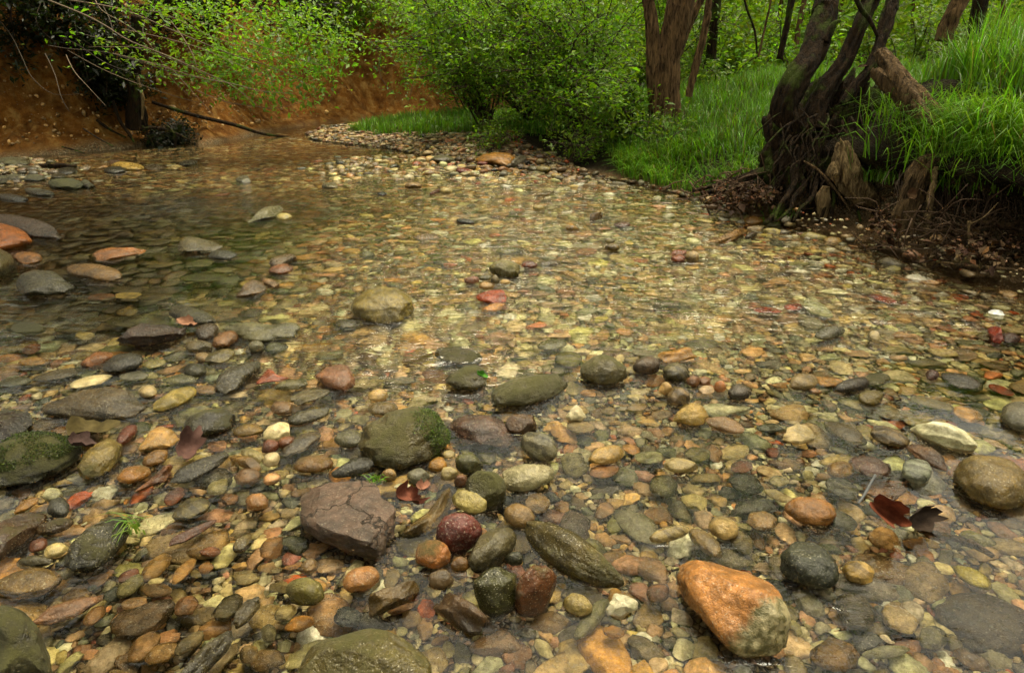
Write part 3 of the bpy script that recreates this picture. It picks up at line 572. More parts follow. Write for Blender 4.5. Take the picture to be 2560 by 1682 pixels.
('A', (775,1075,130,60,15), 'e', (62,54,34), 'p', 'cobble', '=dark smooth cobble in front of the chipped dark boulder', 'the dark smooth cobble'),
('A', [(1355,1230),(1380,1160),(1450,1100),(1560,1065),(1640,1065),(1640,1110),(1560,1180),(1500,1250),(1420,1275)], 'e', (76,66,36), 's', 'boulder', '=dark green-brown stone leaning over the water by the red triangular one', 'the leaning green-brown stone'),
('A', [(1620,1205),(1650,1150),(1690,1108),(1760,1140),(1810,1170),(1750,1190)], 'a', (190,98,62), 'p', 'brick_fragment', '=orange-red triangular brick piece beside the leaning green-brown stone', 'the red triangular piece'),
('A', [(1980,1160),(2060,1110),(2130,1085),(2200,1090),(2240,1150),(2240,1210),(2180,1255),(2080,1240)], 'e', (168,112,78), 's', 'boulder', '=pink-brown coarse granite stone standing out of the stream', 'the pink granite stone'),
('A', [(1800,1290),(1900,1250),(2050,1230),(2105,1245),(2040,1290),(1870,1355)], 'f', (122,106,58), 's', 'slab', '=thin flat olive slab tilted up behind the round brown stone', None),
('A', (1100,1300,145,54,22), 'e', (190,166,88), 'l', 'cobble', '=cream-yellow oval cobble beside the teardrop-shaped boulder', None),
('A', (575,1195,140,40,12), 'w', (216,198,156), 'p', 'cobble', '=long whitish stone behind the teardrop-shaped boulder', None),
('A', [(1150,1480),(1200,1420),(1290,1370),(1400,1365),(1490,1420),(1480,1480),(1390,1520),(1270,1545),(1180,1535)], 'e', (66,58,26), 'm', 'boulder', '=dark green rounded stone beside the bright white cobble', 'the dark green rounded stone'),
('A', (1945,1410,130,46,15), 'e', (92,82,44), 'p', 'cobble', '=green-brown flat stone in front of the round brown stone', None),
('A', (1775,1360,70,46,0), 'e', (132,98,58), 'p', 'cobble', '=round brown stone below the thin flat olive slab', None),
('A', (1840,1215,100,36,8), 'e', (124,114,64), 's', 'cobble', 'flat olive-tan cobble', None),
('A', (1615,975,50,38,0), 'e', (150,142,114), 's', 'pebble', 'small pale grey knobbly pebble', None),
('A', (1740,990,70,44,0), 'w', (96,96,56), 'p', 'cobble', 'green-grey cobble', None),
('A', (1390,1035,96,42,12), 'e', (132,116,60), 's', 'cobble', 'yellow-olive cobble', None),
('A', (1230,1120,76,46,0), 'e', (72,66,32), 'p', 'cobble', 'dark olive cobble', None),
('A', (850,1165,95,36,5), 'w', (122,116,94), 'p', 'cobble', 'pale grey flat cobble', None),
('A', (970,1085,80,34,10), 'w', (150,138,80), 's', 'cobble', 'yellow-green speckled pebble', None),
('A', (1140,1185,110,38,5), 'w', (116,112,72), 's', 'cobble', 'grey-green flat cobble', None),
('A', (1280,1040,55,34,0), 'e', (170,140,100), 's', 'pebble', 'pale tan pebble', None),
('A', (930,1255,60,42,0), 'e', (204,180,140), 'p', 'pebble', 'creamy broken pebble', None),
('A', (1300,1250,70,38,0), 'w', (150,116,76), 'p', 'pebble', 'tan-brown pebble', None),
('A', (1555,1500,95,40,5), 'e', (140,110,42), 'p', 'cobble', '=ochre-brown flat oval beside the bright white cobble', None),
('A', (800,1530,80,46,45), 'e', (132,66,36), 'p', 'cobble', '=russet red smooth stone in front of the teardrop-shaped boulder', None),
('A', [(1490,655),(1540,580),(1600,545),(1660,565),(1690,610),(1650,640),(1550,660)], 'e', (120,90,50), 'p', 'cobble', '=brown humped stone on the edge of the still pool', 'the brown humped stone'),
('A', (1700,570,65,26,-20), 'e', (164,126,88), 'p', 'cobble', 'tan pebble', None),
('A', [(620,385),(650,360),(780,345),(870,330),(915,345),(910,385),(800,405),(660,430),(625,415)], 'a', (206,132,58), 'p', 'block', '=orange oblong rock lying in the still pool', 'the orange oblong rock'),
('A', [(1100,385),(1130,310),(1180,280),(1290,300),(1395,345),(1340,380),(1200,390)], 'a', (110,98,58), 'p', 'boulder', '=pointed olive-grey rock at the far side of the still pool', 'the pointed pool rock'),
('A', (1400,395,90,32,0), 'e', (64,58,34), 'p', 'cobble', '=dark flat stone in front of the pointed olive-grey rock', None),
('A', [(-80,140),(60,140),(200,165),(310,200),(375,260),(320,290),(200,290),(100,250),(-80,200)], 'e', (88,68,50), 'p', 'boulder', '=long dark brown boulder jutting in from the view edge', 'the long dark jutting boulder'),
('A', [(-80,190),(0,185),(90,210),(150,245),(180,290),(195,310),(130,340),(0,365),(-80,365)], 'e', (194,112,36), 'p', 'boulder', '=smooth bright orange boulder in front of the long dark jutting boulder', 'the smooth orange boulder'),
('A', [(-80,360),(0,355),(60,390),(105,450),(80,520),(0,560),(-80,560)], 'e', (100,88,48), 's', 'boulder', '=olive boulder cut by the view edge below the smooth orange one', None),
('A', [(105,600),(130,510),(210,483),(330,500),(430,560),(475,600),(440,640),(280,660),(120,655)], 'e', (82,76,50), 'p', 'boulder', '=smooth dark grey-green boulder at the rim of the still pool', 'the grey-green pool boulder'),
('A', (595,505,168,54,-8), 'e', (150,112,56), 's', 'boulder', '=ochre-brown oval boulder behind the smooth dark grey-green one', None),
('A', (180,415,88,40,0), 'e', (178,118,48), 'p', 'cobble', '=small ochre stone between the smooth orange and grey-green boulders', None),
('A', (1790,425,80,40,15), 'a', (126,98,66), 's', 'cobble', '=brown rough stone on top of a rust-coloured one', None),
('A', (1770,485,76,34,5), 'e', (150,90,48), 's', 'cobble', '=rust-coloured rough stone under a browner one', None),
('A', [(1570,185),(1610,135),(1680,95),(1760,88),(1780,110),(1730,165),(1640,185)], 'a', (140,132,96), 's', 'boulder', '=grey angular rock with a pale pebble at its side, far stream', 'the grey angular rock'),
('A', (1790,155,50,26,0), 'e', (200,182,118), 's', 'cobble', '=cream pebble close beside the grey angular rock', None),
('A', (170,870,120,54,0), 'w', (66,46,40), 'M', 'boulder', '=purple-brown ragged clump of stone sunk in the still pool', None),
('A', (815,665,92,24,2), 's', (186,164,96), 'p', 'cobble', '=flat cream stone lying alone under the still pool', None),
('A', (1280,465,74,32,8), 's', (122,118,82), 's', 'cobble', '=grey oval stone under the water below the pointed pool rock', None),
('A', (1285,555,145,34,2), 's', (92,88,38), 'p', 'slab', '=long olive slab under the still pool', None),
('A', (500,870,142,42,8), 's', (98,86,36), 'p', 'slab', 'long dark olive slab', None),
('A', (880,835,190,50,2), 's', (94,86,34), 'p', 'slab', 'wide green slab', None),
('A', (980,675,116,28,4), 's', (100,84,34), 'p', 'slab', 'olive slab', None),
('A', (640,672,92,24,5), 's', (138,88,36), 'p', 'slab', 'brown-orange slab', None),
('A', (215,1075,100,32,5), 'w', (176,132,66), 'p', 'cobble', 'tan smooth stone', None),
('A', (205,1005,62,36,20), 's', (150,90,42), 'p', 'cobble', 'rust-brown stone', None),
('A', (380,1155,165,38,10), 'w', (92,78,36), 'p', 'slab', 'long olive-brown stone', None),
('A', (90,1200,112,36,6), 'w', (90,88,56), 'p', 'slab', 'grey-green long stone', None),
('A', (810,770,70,34,5), 's', (128,106,44), 'p', 'cobble', 'olive-tan stone', None),
('A', (540,920,66,30,0), 's', (176,158,98), 'p', 'cobble', 'pale cream stone', None),
('B', [(208,720),(220,670),(280,620),(380,598),(480,605),(550,635),(585,690),(575,760),(530,820),(430,845),(340,840),(260,790)], 'e', (136,118,50), 's', 'boulder', '=smooth round olive-yellow boulder, the largest in mid stream', 'the round mid-stream boulder'),
('B', (170,840,86,42,0), 'w', (86,78,44), 'p', 'cobble', '=dark low stone awash in front of the round olive-yellow boulder', None),
('B', [(1000,655),(1060,625),(1130,615),(1170,630),(1195,670),(1185,700),(1110,700),(1020,690)], 'a', (196, 79, 5), 'p', 'brick_fragment', '=bright red brick lump, the reddest thing in mid stream', 'the bright red brick'),
('B', (1100,735,78,36,15), 'w', (206,146,82), 'p', 'cobble', '=orange-tan stone right under the bright red brick lump', None),
('B', (1175,490,106,60,-5), 'e', (136,124,76), 'l', 'boulder', '=olive-tan rock behind the little heap beyond the red brick', 'the olive-tan mid-stream rock'),
('B', (955,555,46,28,0), 'e', (160,104,76), 'p', 'cobble', '=reddish pebble in the little heap behind the red brick', None),
('B', (1045,590,48,26,0), 'e', (196,152,90), 'p', 'cobble', '=tan flat pebble in the little heap behind the red brick', None),
('B', (1105,555,28,32,0), 'e', (142,126,96), 'p', 'pebble', '=grey upright pebble in the little heap behind the red brick', None),
('B', (1165,565,32,18,0), 'e', (206,170,110), 'p', 'pebble', '=smallest cream pebble of the little heap behind the red brick', None),
('B', (1045,540,38,20,0), 'e', (120,112,70), 'p', 'pebble', '=olive pebble topping the little heap behind the red brick', None),
('B', (1320,460,50,28,-5), 'e', (148,84,64), 'p', 'cobble', '=dull red stone beside the olive-tan mid-stream rock', None),
('B', (1445,455,76,30,5), 'w', (104,86,60), 'p', 'cobble', '=dark flat brown stone beside the dull red one', None),
('B', (1900,440,86,32,-15), 's', (214,196,140), 'p', 'cobble', '=pale cream flat stone under the rushing water', None),
('B', (1680,385,66,26,0), 's', (196,136,96), 'p', 'cobble', '=pink flat stone under the rushing water', None),
('B', (1460,965,96,40,5), 'w', (110,106,68), 'p', 'cobble', '=grey-green low stone awash behind the long mossy boulder', None),
('B', (1565,1070,86,54,0), 's', (132,124,76), 'p', 'cobble', '=pale olive rounded stone sunk beside the hollow-topped rock', None),
('B', (365,1280,64,42,0), 'e', (212,176,120), 'p', 'cobble', '=peach knobbly pebble behind an olive-tan oval', None),
('B', (400,1365,98,46,0), 'e', (140,116,66), 's', 'cobble', '=olive-tan oval stone close behind the mossy olive boulder', None),
('B', (1730,155,46,32,20), 'a', (130,102,70), 'p', 'cobble', '=brown tilted block in the far riffle', None),
('B', (1590,230,42,24,0), 'e', (176,138,72), 'p', 'cobble', '=yellow-tan rounded stone in the far riffle', None),
('B', (1905,205,52,18,0), 'e', (120,74,44), 'p', 'brick_fragment', '=rusty flat brick chip in the far riffle', None),
('B', (1845,345,48,26,0), 'e', (150,122,66), 'p', 'cobble', '=olive-brown stone awash with a smaller one on its back', None),
('B', (1828,305,32,18,0), 'e', (156,140,90), 'p', 'pebble', '=small olive pebble sitting behind the olive-brown awash stone', None),
('B', (1380,95,40,18,0), 'e', (200,178,118), 'p', 'cobble', '=cream stone in the far riffle below the gravel shore', None),
('B', (920,182,58,17,-5), 'e', (60,56,48), 'p', 'cobble', '=dark slate-grey stone breaking the far riffle', None),
('B', (680,285,90,28,0), 'w', (160,130,98), 'p', 'cobble', '=pinkish brown low stones breaking the surface upstream', None),
('B', (1190,372,80,28,0), 'w', (130,124,72), 'p', 'cobble', '=green-tan low stone upstream of the olive-tan mid-stream rock', None),
('C', [(335,165),(380,120),(460,85),(510,80),(515,100),(470,145),(400,178)], 'a', (160,118,60), 'p', 'slab', '=brown wedge stone leaning up from the water near the tree roots', 'the leaning brown wedge'),
('C', (550,120,42,20,25), 'e', (90,72,50), 'p', 'cobble', '=dark small stone behind the leaning brown wedge', None),
('C', (92,228,46,20,5), 'e', (166,84,42), 'p', 'brick_fragment', '=rusty brick tile lying on top of another in the stream', None),
('C', (92,266,50,26,0), 'e', (150,78,46), 'p', 'brick_fragment', '=rusty brick piece under another beside a grey-tan stone', None),
('C', (178,255,44,38,0), 'e', (176,150,110), 'p', 'cobble', '=grey-tan rounded stone beside the rusty brick pieces', None),
('C', (955,590,118,48,-22), 'w', (176,176,140), 's', 'slab', '=pale grey-white slab under the rushing water', 'the pale grey-white slab'),
('C', (815,578,60,26,0), 'w', (182,84,46), 'p', 'brick_fragment', '=red-orange brick chip touching the pale grey-white slab', None),
('C', (655,605,92,18,-3), 's', (196,80,34), 'p', 'brick_fragment', '=flat bright orange brick strip under water upstream of the red chip', None),
('C', (1380,530,86,22,-15), 's', (190,76,32), 'p', 'brick_fragment', '=long orange-red brick strip under the fast water near the bank', None),
('C', (1040,735,92,40,12), 'e', (124,118,100), 's', 'cobble', '=two-tone grey stone breaking the surface in the fast water', 'the two-tone grey stone'),
('C', (1325,757,40,34,-20), 'e', (198,180,148), 'p', 'cobble', '=whitish round stone beside the two-tone grey stone', None),
('C', [(2045,725),(2060,705),(2130,690),(2135,780),(2125,800),(2060,808)], 'a', (190,64,28), 'p', 'brick_fragment', '=upright orange-red brick standing in the stream near the bank', 'the upright red brick'),
('C', (2185,765,50,38,0), 'a', (92,56,42), 'p', 'block', '=dark reddish block leaning against the upright brick', None),
('C', (1860,1050,130,64,-15), 'w', (80,70,58), 's', 'boulder', '=dark rough rock awash in the fast water', 'the dark rough rock'),
('C', (1690,1000,44,38,0), 'e', (128,72,52), 'p', 'cobble', '=maroon-brown stone beside the dark rough rock', None),
('C', (2120,1110,86,28,-20), 's', (182,70,34), 'p', 'brick_fragment', '=red brick strip under water in front of the dark rough rock', None),
('C', (1910,1258,94,54,-15), 'w', (210,160,98), 's', 'cobble', '=orange and white mottled stone behind the cream-white boulder', None),
('C', (2240,1260,120,92,-20), 'e', (128,120,100), 's', 'boulder', '=grey granite boulder cut by the view edge behind the olive-tan one', None),
('C', (565,28,60,32,0), 'e', (188,138,74), 's', 'cobble', '=sandy orange rock at the foot of the tree roots', None),
('C', (1700,1190,150,38,-15), 'w', (128,114,72), 'p', 'slab', '=long olive-brown stone behind the cream-white boulder', None),
('C', (810,1365,2,2,0), 's', 'tan', 'p', 'pebble', 'skip', None),
('H', [(965,1000),(1000,950),(1080,938),(1170,945),(1210,980),(1200,1020),(1160,1040),(1060,1020)], 'g', (186,130,48), 'p', 'boulder', '=big ochre boulder on the gravel shore under the leafy shrub', 'the ochre shore boulder'),
('H', (1230,1005,56,36,30), 'g', (124,116,104), 'p', 'cobble', '=grey cobble leaning against the ochre shore boulder', None),
('H', (755,1000,80,38,0), 'g', (86,74,38), 'm', 'boulder', '=olive mossy boulder at the edge of the gravel shore', None),
('H', (890,1062,50,22,0), 'e', (150,56,32), 'p', 'cobble', '=dark red cobble partly under a cream one by the shore', None),
('H', (905,1079,38,18,5), 'e', (206,186,136), 'p', 'pebble', '=cream pebble lying against the dark red cobble by the shore', None),
('H', (550,1098,36,20,0), 'e', (226,212,186), 'p', 'cobble', '=white stone in the water off the gravel shore', None),
('H', (580,1152,50,26,0), 'e', (176,138,82), 's', 'cobble', '=tan rough stone in the water in front of the white one', None),
('H', (780,1182,42,22,0), 'e', (196,176,120), 's', 'cobble', '=cream stone with a dark slab behind, off the gravel shore', None),
('H', (715,1188,40,12,20), 'e', (130,72,48), 'p', 'slab', '=red-brown thin slab propped beside the cream stone offshore', None),
('H', (60,1150,52,22,0), 'e', (120,108,66), 'p', 'cobble', '=olive-grey stone in the far stream', None),
('H', (400,957,32,20,0), 'g', (104,104,80), 'p', 'cobble', '=blue-grey cobble on the gravel bar', None),
('H', (1385,1045,46,22,0), 'g', (160,144,90), 'p', 'cobble', 'olive-tan cobble', None),
('H', (1435,950,32,16,0), 'g', (150,140,96), 'p', 'cobble', '=pale stone on the bank behind the ochre shore boulder', None),
('H', (1335,1130,30,14,0), 'g', (190,84,40), 'p', 'brick_fragment', '=small red brick chip on the gravel shore', None),
('H', (1005,1012,36,14,0), 'g', (140,56,34), 'p', 'brick_fragment', '=dark red brick chip before the ochre shore boulder', None),
('H', (385,1200,32,12,0), 'e', (50,44,34), 'p', 'cobble', '=blackish stone breaking the surface of the far stream', None),
('H', (1380,1200,46,12,3), 'e', (176,148,96), 'p', 'slab', '=long tan flat stone in the shallows off the shore', None),
('H', (1410,1228,20,11,0), 'e', (226,212,180), 'p', 'pebble', '=small white pebble below the long tan flat stone', None),
('G', (788,1028,95,26,-5), 'e', (200,166,88), 'p', 'boulder', '=long cream-yellow stone at the outlet of the dark pool', 'the long cream-yellow stone'),
('G', (708,1000,38,14,0), 'e', (140,104,88), 'p', 'cobble', '=pinkish stone behind the long cream-yellow stone', None),
('G', (1165,1008,62,17,8), 'e', (84,76,54), 'p', 'cobble', '=dark olive low stone at the pool outlet', None),
('G', (1085,1036,42,16,5), 'e', (196,172,120), 'p', 'cobble', '=cream stone beside the dark olive low stone at the pool outlet', None),
('G', (960,1040,70,24,0), 'w', (112,96,74), 'p', 'cobble', '=grey-brown awash stone at the pool outlet', None),
('G', (715,1050,70,24,0), 'e', (62,58,36), 'p', 'cobble', '=dark stone in front of the long cream-yellow stone', None),
('G', (1510,1110,50,24,0), 'e', (112,106,78), 'p', 'cobble', '=grey rounded stone alone in the upper stream', None),
('G', (80,1002,106,32,-3), 'e', (74,72,44), 'l', 'boulder', '=broad grey-green boulder at the foot of the clay bank', None),
('G', (160,1048,60,24,5), 'e', (74,66,36), 'l', 'cobble', 'dark olive cobble', None),
('G', (212,1100,76,24,0), 'e', (62,58,28), 'm', 'cobble', 'mossy dark cobble', None),
('G', (415,1058,64,26,5), 'e', (58,54,34), 'p', 'cobble', 'dark grey-green cobble', None),
('G', (90,1098,56,22,0), 'e', (72,62,32), 'm', 'cobble', 'mossy brown cobble', None),
('G', (20,1112,46,30,0), 'e', (60,54,32), 'm', 'cobble', 'dark mossy cobble', None),
('G', (410,1142,105,40,-5), 'e', (52,56,20), 'M', 'boulder', '=low green mossy mound of stone at the water edge', 'the mossy mound'),
('G', (540,1142,48,28,-25), 'e', (66,60,32), 'm', 'cobble', '=small mossy stone beside the low green mossy mound', None),
('G', (245,1190,92,24,-8), 'e', (70,66,42), 'l', 'boulder', 'grey-olive long cobble', None),
('G', (75,1222,96,22,-6), 'e', (66,60,44), 'p', 'boulder', 'dark grey long stone', None),
('G', (365,1090,50,16,0), 'e', (84,76,52), 'p', 'cobble', 'grey cobble', None),
]
def ico(n):
    bm = bmesh.new(); bmesh.ops.create_icosphere(bm, subdivisions=n, radius=1.0)
    V = np.array([v.co[:] for v in bm.verts]); Fc = np.array([[v.index for v in f.verts] for f in bm.faces]); bm.free(); return V, Fc
ICO = {n: ico(n) for n in (2, 3, 4, 5, 6)}
def chip(P, rng, k, lo, hi, soft=.035):
    for _ in range(k):
        n = rng.normal(0, 1, 3); n /= np.linalg.norm(n); d = rng.uniform(lo, hi)
        P = P-np.maximum(P@n-d, 0)[:, None]*n*.97
    return P
def poly_ellipse(pts):
    p = np.array(pts, float); q = np.roll(p, -1, 0); cr = p[:, 0]*q[:, 1]-q[:, 0]*p[:, 1]; A = cr.sum()/2
    c = ((p+q)*cr[:, None]).sum(0)/(6*A)
    d = np.concatenate([p+(q-p)*t for t in np.linspace(0, 1, 12, endpoint=False)])-c
    ang = np.arctan2(d[:, 1], d[:, 0]); r = np.hypot(d[:, 0], d[:, 1])
    # area-weighted covariance of the filled polygon
    w = r**2; C = (d*w[:, None]).T@d/w.sum()*2
    C *= (abs(A)/math.pi)/math.sqrt(np.linalg.det(C)); o = np.argsort(ang)
    return c, C, ang[o], r[o]
PLACED = []
def stone(i, sp):
    crop, g, mode, colr, mat, name, desc, anchor = sp
    rng = np.random.default_rng(1000+i); s = CROPS[crop][2]*.4
    if isinstance(g, tuple):
        cx, cy, a, b, rot = g; t = math.radians(-rot); u, v = px(crop, cx, cy)
        R = np.array(((math.cos(t), -math.sin(t)), (math.sin(t), math.cos(t)))); C = R@np.diag(((a*s)**2, (b*s)**2))@R.T; rho = None
    else:
        P2 = [px(crop, x, y) for x, y in g]; c, C, ang, rr = poly_ellipse(P2); u, v = c; Ci = np.linalg.inv(C)
        dirs = np.stack((np.cos(ang), np.sin(ang)), -1); el = 1/np.sqrt(np.einsum('ni,ij,nj->n', dirs, Ci, dirs)); rho = (ang, rr/el)
    if mode == 'g':
        z0 = .05
        for _ in range(6): q = on_z(u, v, z0); z0 = zat(q[0], q[1])+.02
    else: z0 = 0.0
    alpha = {'e': .5, 'a': .55, 'w': .4, 's': .3, 'f': .16, 'g': .5}[mode]
    for it in range(3):
        p = on_z(u, v, z0); e = 1e-3
        J = np.stack([(proj(p+np.eye(3)[k]*e)-proj(p-np.eye(3)[k]*e))/(2*e) for k in range(3)], -1)
        Jg = J[:, :2]; jz = J[:, 2]
        sch = 1/np.linalg.inv(C)[1, 1] if True else 0
        cm2 = 1/(jz@np.linalg.inv(C)@jz); dm = .8*math.sqrt(C[0, 0])/np.linalg.norm(Jg[:, 0])
        al = alpha if mode in 'sf' else max(alpha, min(.93, 1-(dm*np.linalg.norm(Jg[:, 1]))**2/(cm2*(jz@jz))))
        if 'cream-white rough' in desc: al = .82
        c2 = al*cm2; c = math.sqrt(c2)
        Ji = np.linalg.inv(Jg); Fm = Ji@(C-c2*np.outer(jz, jz))@Ji.T; w, E = np.linalg.eigh(Fm); ax = np.sqrt(np.maximum(w, 1e-8))
        if mode == 's': c = min(c, .045); z0 = -(c+.008)
        elif mode == 'w': z0 = -.5*c
        elif mode == 'g': pass
        else: z0 = .3*c if mode != 'f' else .55*c
    if np.linalg.det(E) < 0: E[:, 0] *= -1
    big = np.linalg.det(C)**.25
    n = 6 if big > 45 else 5 if big > 18 else 4 if big > 7 else 3
    V, Fc = ICO[n]
    q = V*(1+(.13 if mode != 'a' else .06)*fbm(V*.9+i*3.1, i, 2)[:, None]+.045*fbm(V*2.4+i, i+3, 3)[:, None])
    if mode == 'a': q = chip(q, rng, 9, .5, .85)
    elif mode == 'f': q = q*np.array((1, 1, 1)); q[:, 2] = np.where(q[:, 2] > .35, .35+(q[:, 2]-.35)*.12, q[:, 2])/.5; q = chip(q, rng, 3, .8, .95)
    elif rng.random() < .6: q = chip(q, rng, 5, .76, .97)
    if mat in 'kmM' or mode == 'a': q = q*(1+.012*fbm(V*9+i, i+7, 4)[:, None])
    ext = np.sqrt((q**2).sum(1)).mean(); q = q/ext
    W = np.zeros_like(q); W[:, :2] = (q[:, :2]*ax)@E.T; W[:, 2] = q[:, 2]*c
    if rho is not None:
        im = W@J.T; an = np.arctan2(im[:, 1], im[:, 0])
        k = 41; ag = np.linspace(-math.pi, math.pi, 181); rg = np.interp(ag, rho[0], rho[1], period=2*math.pi)
        ker = np.hanning(11); ker /= ker.sum(); rg[:-1] = np.convolve(np.concatenate((rg[-6:-1], rg[:-1], rg[:5])), ker, 'valid')[:180]; rg[-1] = rg[0]
        er = np.sqrt(np.einsum('ni,ij,nj->n', im, np.linalg.inv(C), im)); W *= (1+(np.interp(an, ag, rg)-1)*sst(er, .05, .85))[:, None]
    # keep the underside deep enough to rest on the bed
    if mode in 'eaf': W[:, 2] = np.where(W[:, 2] < 0, W[:, 2]*1.25, W[:, 2])
    me = mesh(name, W, Fc, MS[mat]); o = link(name, me, None, tuple(p))
    base = KC[colr] if isinstance(colr, str) else colr
    o.color = (*lin(base, 0.66 if sum(base) < 430 else .88 if sum(base) < 560 else 1.0), 1); me.set_sharp_from_angle(angle=math.radians(24 if mode in 'af' else 34))
    r2 = math.sqrt(ax[0]*ax[1]); PLACED.append((p[0], p[1], E[:, 0], E[:, 1], ax[0], ax[1], z0, c))
    return o, (u, v), big, desc, anchor, name, mode
SO = [stone(i, sp) for i, sp in enumerate(ST) if sp[6] != 'skip']
ANCH = [((u, v), a) for (o, (u, v), b, d, a, nm, md) in SO if a]
CATS = {'brick_fragment': 'brick', 'quartz_stone': 'stone', 'pebble': 'pebble', 'cobble': 'stone', 'boulder': 'boulder', 'slab': 'slab', 'block': 'rock'}
USED = set()
def relation(u, v, skip=0):
    o = sorted(ANCH, key=lambda a: math.hypot(a[0][0]-u, (a[0][1]-v)*1.3))
    a = o[skip % len(o)]
    def word(a):
        dx, dy = u-a[0][0], v-a[0][1]
        return 'beside' if abs(dx) > 1.3*abs(dy) else ('in front of' if dy > 0 else 'behind')
    for b in o[skip+1:skip+9]:
        yield f"{word(a)} {a[1]}, towards {b[1][4:]}"
        yield f"{word(a)} {a[1]}, {word(b)} {b[1][4:]}"
    yield f"{word(a)} {a[1]}"
def auto_label(desc, u, v, water=''):
    for sk in range(4):
        for r in relation(u, v, sk):
            l = f"{desc}{water} {r}"
            if l not in USED and len(l.split()) <= 16: USED.add(l); return l
    raise ValueError(desc)
for o, (u, v), b, d, a, nm, md in SO:
    if d[0] == '=': l = d[1:]; USED.add(l)
    else: l = auto_label(d, u, v, ' under water' if md == 's' and len(d.split()) < 4 else '')
    tag(o, l, CATS[nm], 'pebbles and cobbles of the stream' if nm in ('pebble', 'cobble') else None)

# ------------------------------------------------------------------ water
wx = axis(-7, 4, -1.9, 1.9, .011, 1.02); wy = axis(-4, 12.5, .62, 2.3, .011, 1.02); WX, WY = np.meshgrid(wx, wy)
ca, sa = math.cos(math.radians(-62)), math.sin(math.radians(-62))
wa = WX*ca+WY*sa; wb = -WX*sa+WY*ca
agit = sst(WY-.25*WX, 1.5, 2.3)*(1-sst(WY, 6.4, 7.4)*.85)*sst(WX, -1.5+.0*WY, -.3)
agit = np.maximum(agit, sst(WY, 3.6, 4.6)*(1-sst(WY, 6.2, 7.2))*.8*sst(WX, -3.6, -2.4))
agit = np.clip(agit*(.8+.4*fbm(np.stack((wa*.6, wb*1.6, wa*0), -1), 61, 3)), .0, 1.2)
agit = np.maximum(agit, .05+.15*sst(fbm(np.stack((wa*1.2, wb*2, wa*0), -1), 64, 2), -.2, .6))
wz = agit*(.006*fbm(np.stack((wa*2.2, wb*7, wa*0), -1), 71, 3)+.003*fbm(np.stack((WX*9, WY*9, wa*0), -1), 75, 2))+.0012*fbm(np.stack((WX*6, WY*6, wa*0), -1), 77, 2)
def cling(X, Y, Z, o, h=.0028, w=.0045):
    """the water film rising against a stone that stands out of it"""
    me = o.data; V = np.zeros(len(me.vertices)*3, np.float32); me.vertices.foreach_get('co', V); V = V.reshape(-1, 3)+np.array(o.location)
    V = V[np.abs(V[:, 2]) < .006][:, :2]
    if len(V) < 8: return
    if len(V) > 500: V = V[::len(V)//500]
    i0, i1 = np.searchsorted(wy, (V[:, 1].min()-.03, V[:, 1].max()+.03)); j0, j1 = np.searchsorted(wx, (V[:, 0].min()-.03, V[:, 0].max()+.03))
    if i1 <= i0 or j1 <= j0: return
    x, y = X[i0:i1, j0:j1], Y[i0:i1, j0:j1]; d = np.full(x.shape, 9.)
    for k in range(0, len(V), 60): d = np.minimum(d, np.hypot(x[..., None]-V[k:k+60, 0], y[..., None]-V[k:k+60, 1]).min(-1))
    Z[i0:i1, j0:j1] = np.maximum(Z[i0:i1, j0:j1], h*np.exp(-(d/w)**1.3))
for o, _, _, _, _, _, md in SO:
    if md in 'eaf' and o.location[1] < 2.9: cling(WX, WY, wz, o)
n2y, n2x = WX.shape; ii = (np.arange(n2y-1)[:, None]*n2x+np.arange(n2x-1)[None])
wme = mesh('stream_water', np.stack((WX, WY, wz), -1).reshape(-1, 3), np.stack((ii, ii+1, ii+1+n2x, ii+n2x), -1).reshape(-1, 4), MW)
attr(wme, 'agit', agit.reshape(-1))
tag(link('stream_water', wme), 'clear shallow rippling stream water over pebbles', 'water', kind='structure')
# ------------------------------------------------------------------ the gravel that covers the bed, and its largest single pebbles
PAL = [((176, 142, 84), 14), ((202, 176, 122), 15), ((148, 124, 72), 14), ((116, 106, 58), 9), ((130, 126, 98), 10), ((156, 108, 54), 8), ((186, 132, 62), 7), ((122, 90, 50), 10),
       ((92, 84, 58), 7), ((216, 198, 154), 8), ((182, 136, 98), 7), ((150, 82, 44), 2), ((176, 80, 24), 1.0), ((78, 78, 68), 4), ((228, 214, 184), 3), ((166, 160, 128), 5)]
PALC = np.array([lin(c) for c, w in PAL]); PALW = np.array([w for c, w in PAL], float); PALW /= PALW.sum()
PNAME = ['tan', 'cream-tan', 'dull tan', 'olive', 'grey', 'rusty brown', 'orange-tan', 'brown', 'dark olive', 'cream', 'pinkish tan', 'red-brown', 'brick-red', 'slate grey', 'whitish', 'pale grey-green']
protos = {}
for n in (2, 3):
    V, Fc = ICO[n]; L = []
    for k in range(12):
        q = V*(1+.26*fbm(V*.9+k*5.7, 200+k, 2)[:, None]+.05*fbm(V*2.5+k, 230+k, 2)[:, None]); rg = np.random.default_rng(k)
        q = chip(q, rg, 10 if k % 2 == 0 else 5, .5, .9); L.append(q/np.sqrt((q**2).sum(1)).mean())
    protos[n] = (np.array(L), Fc)
rg = np.random.default_rng(42)
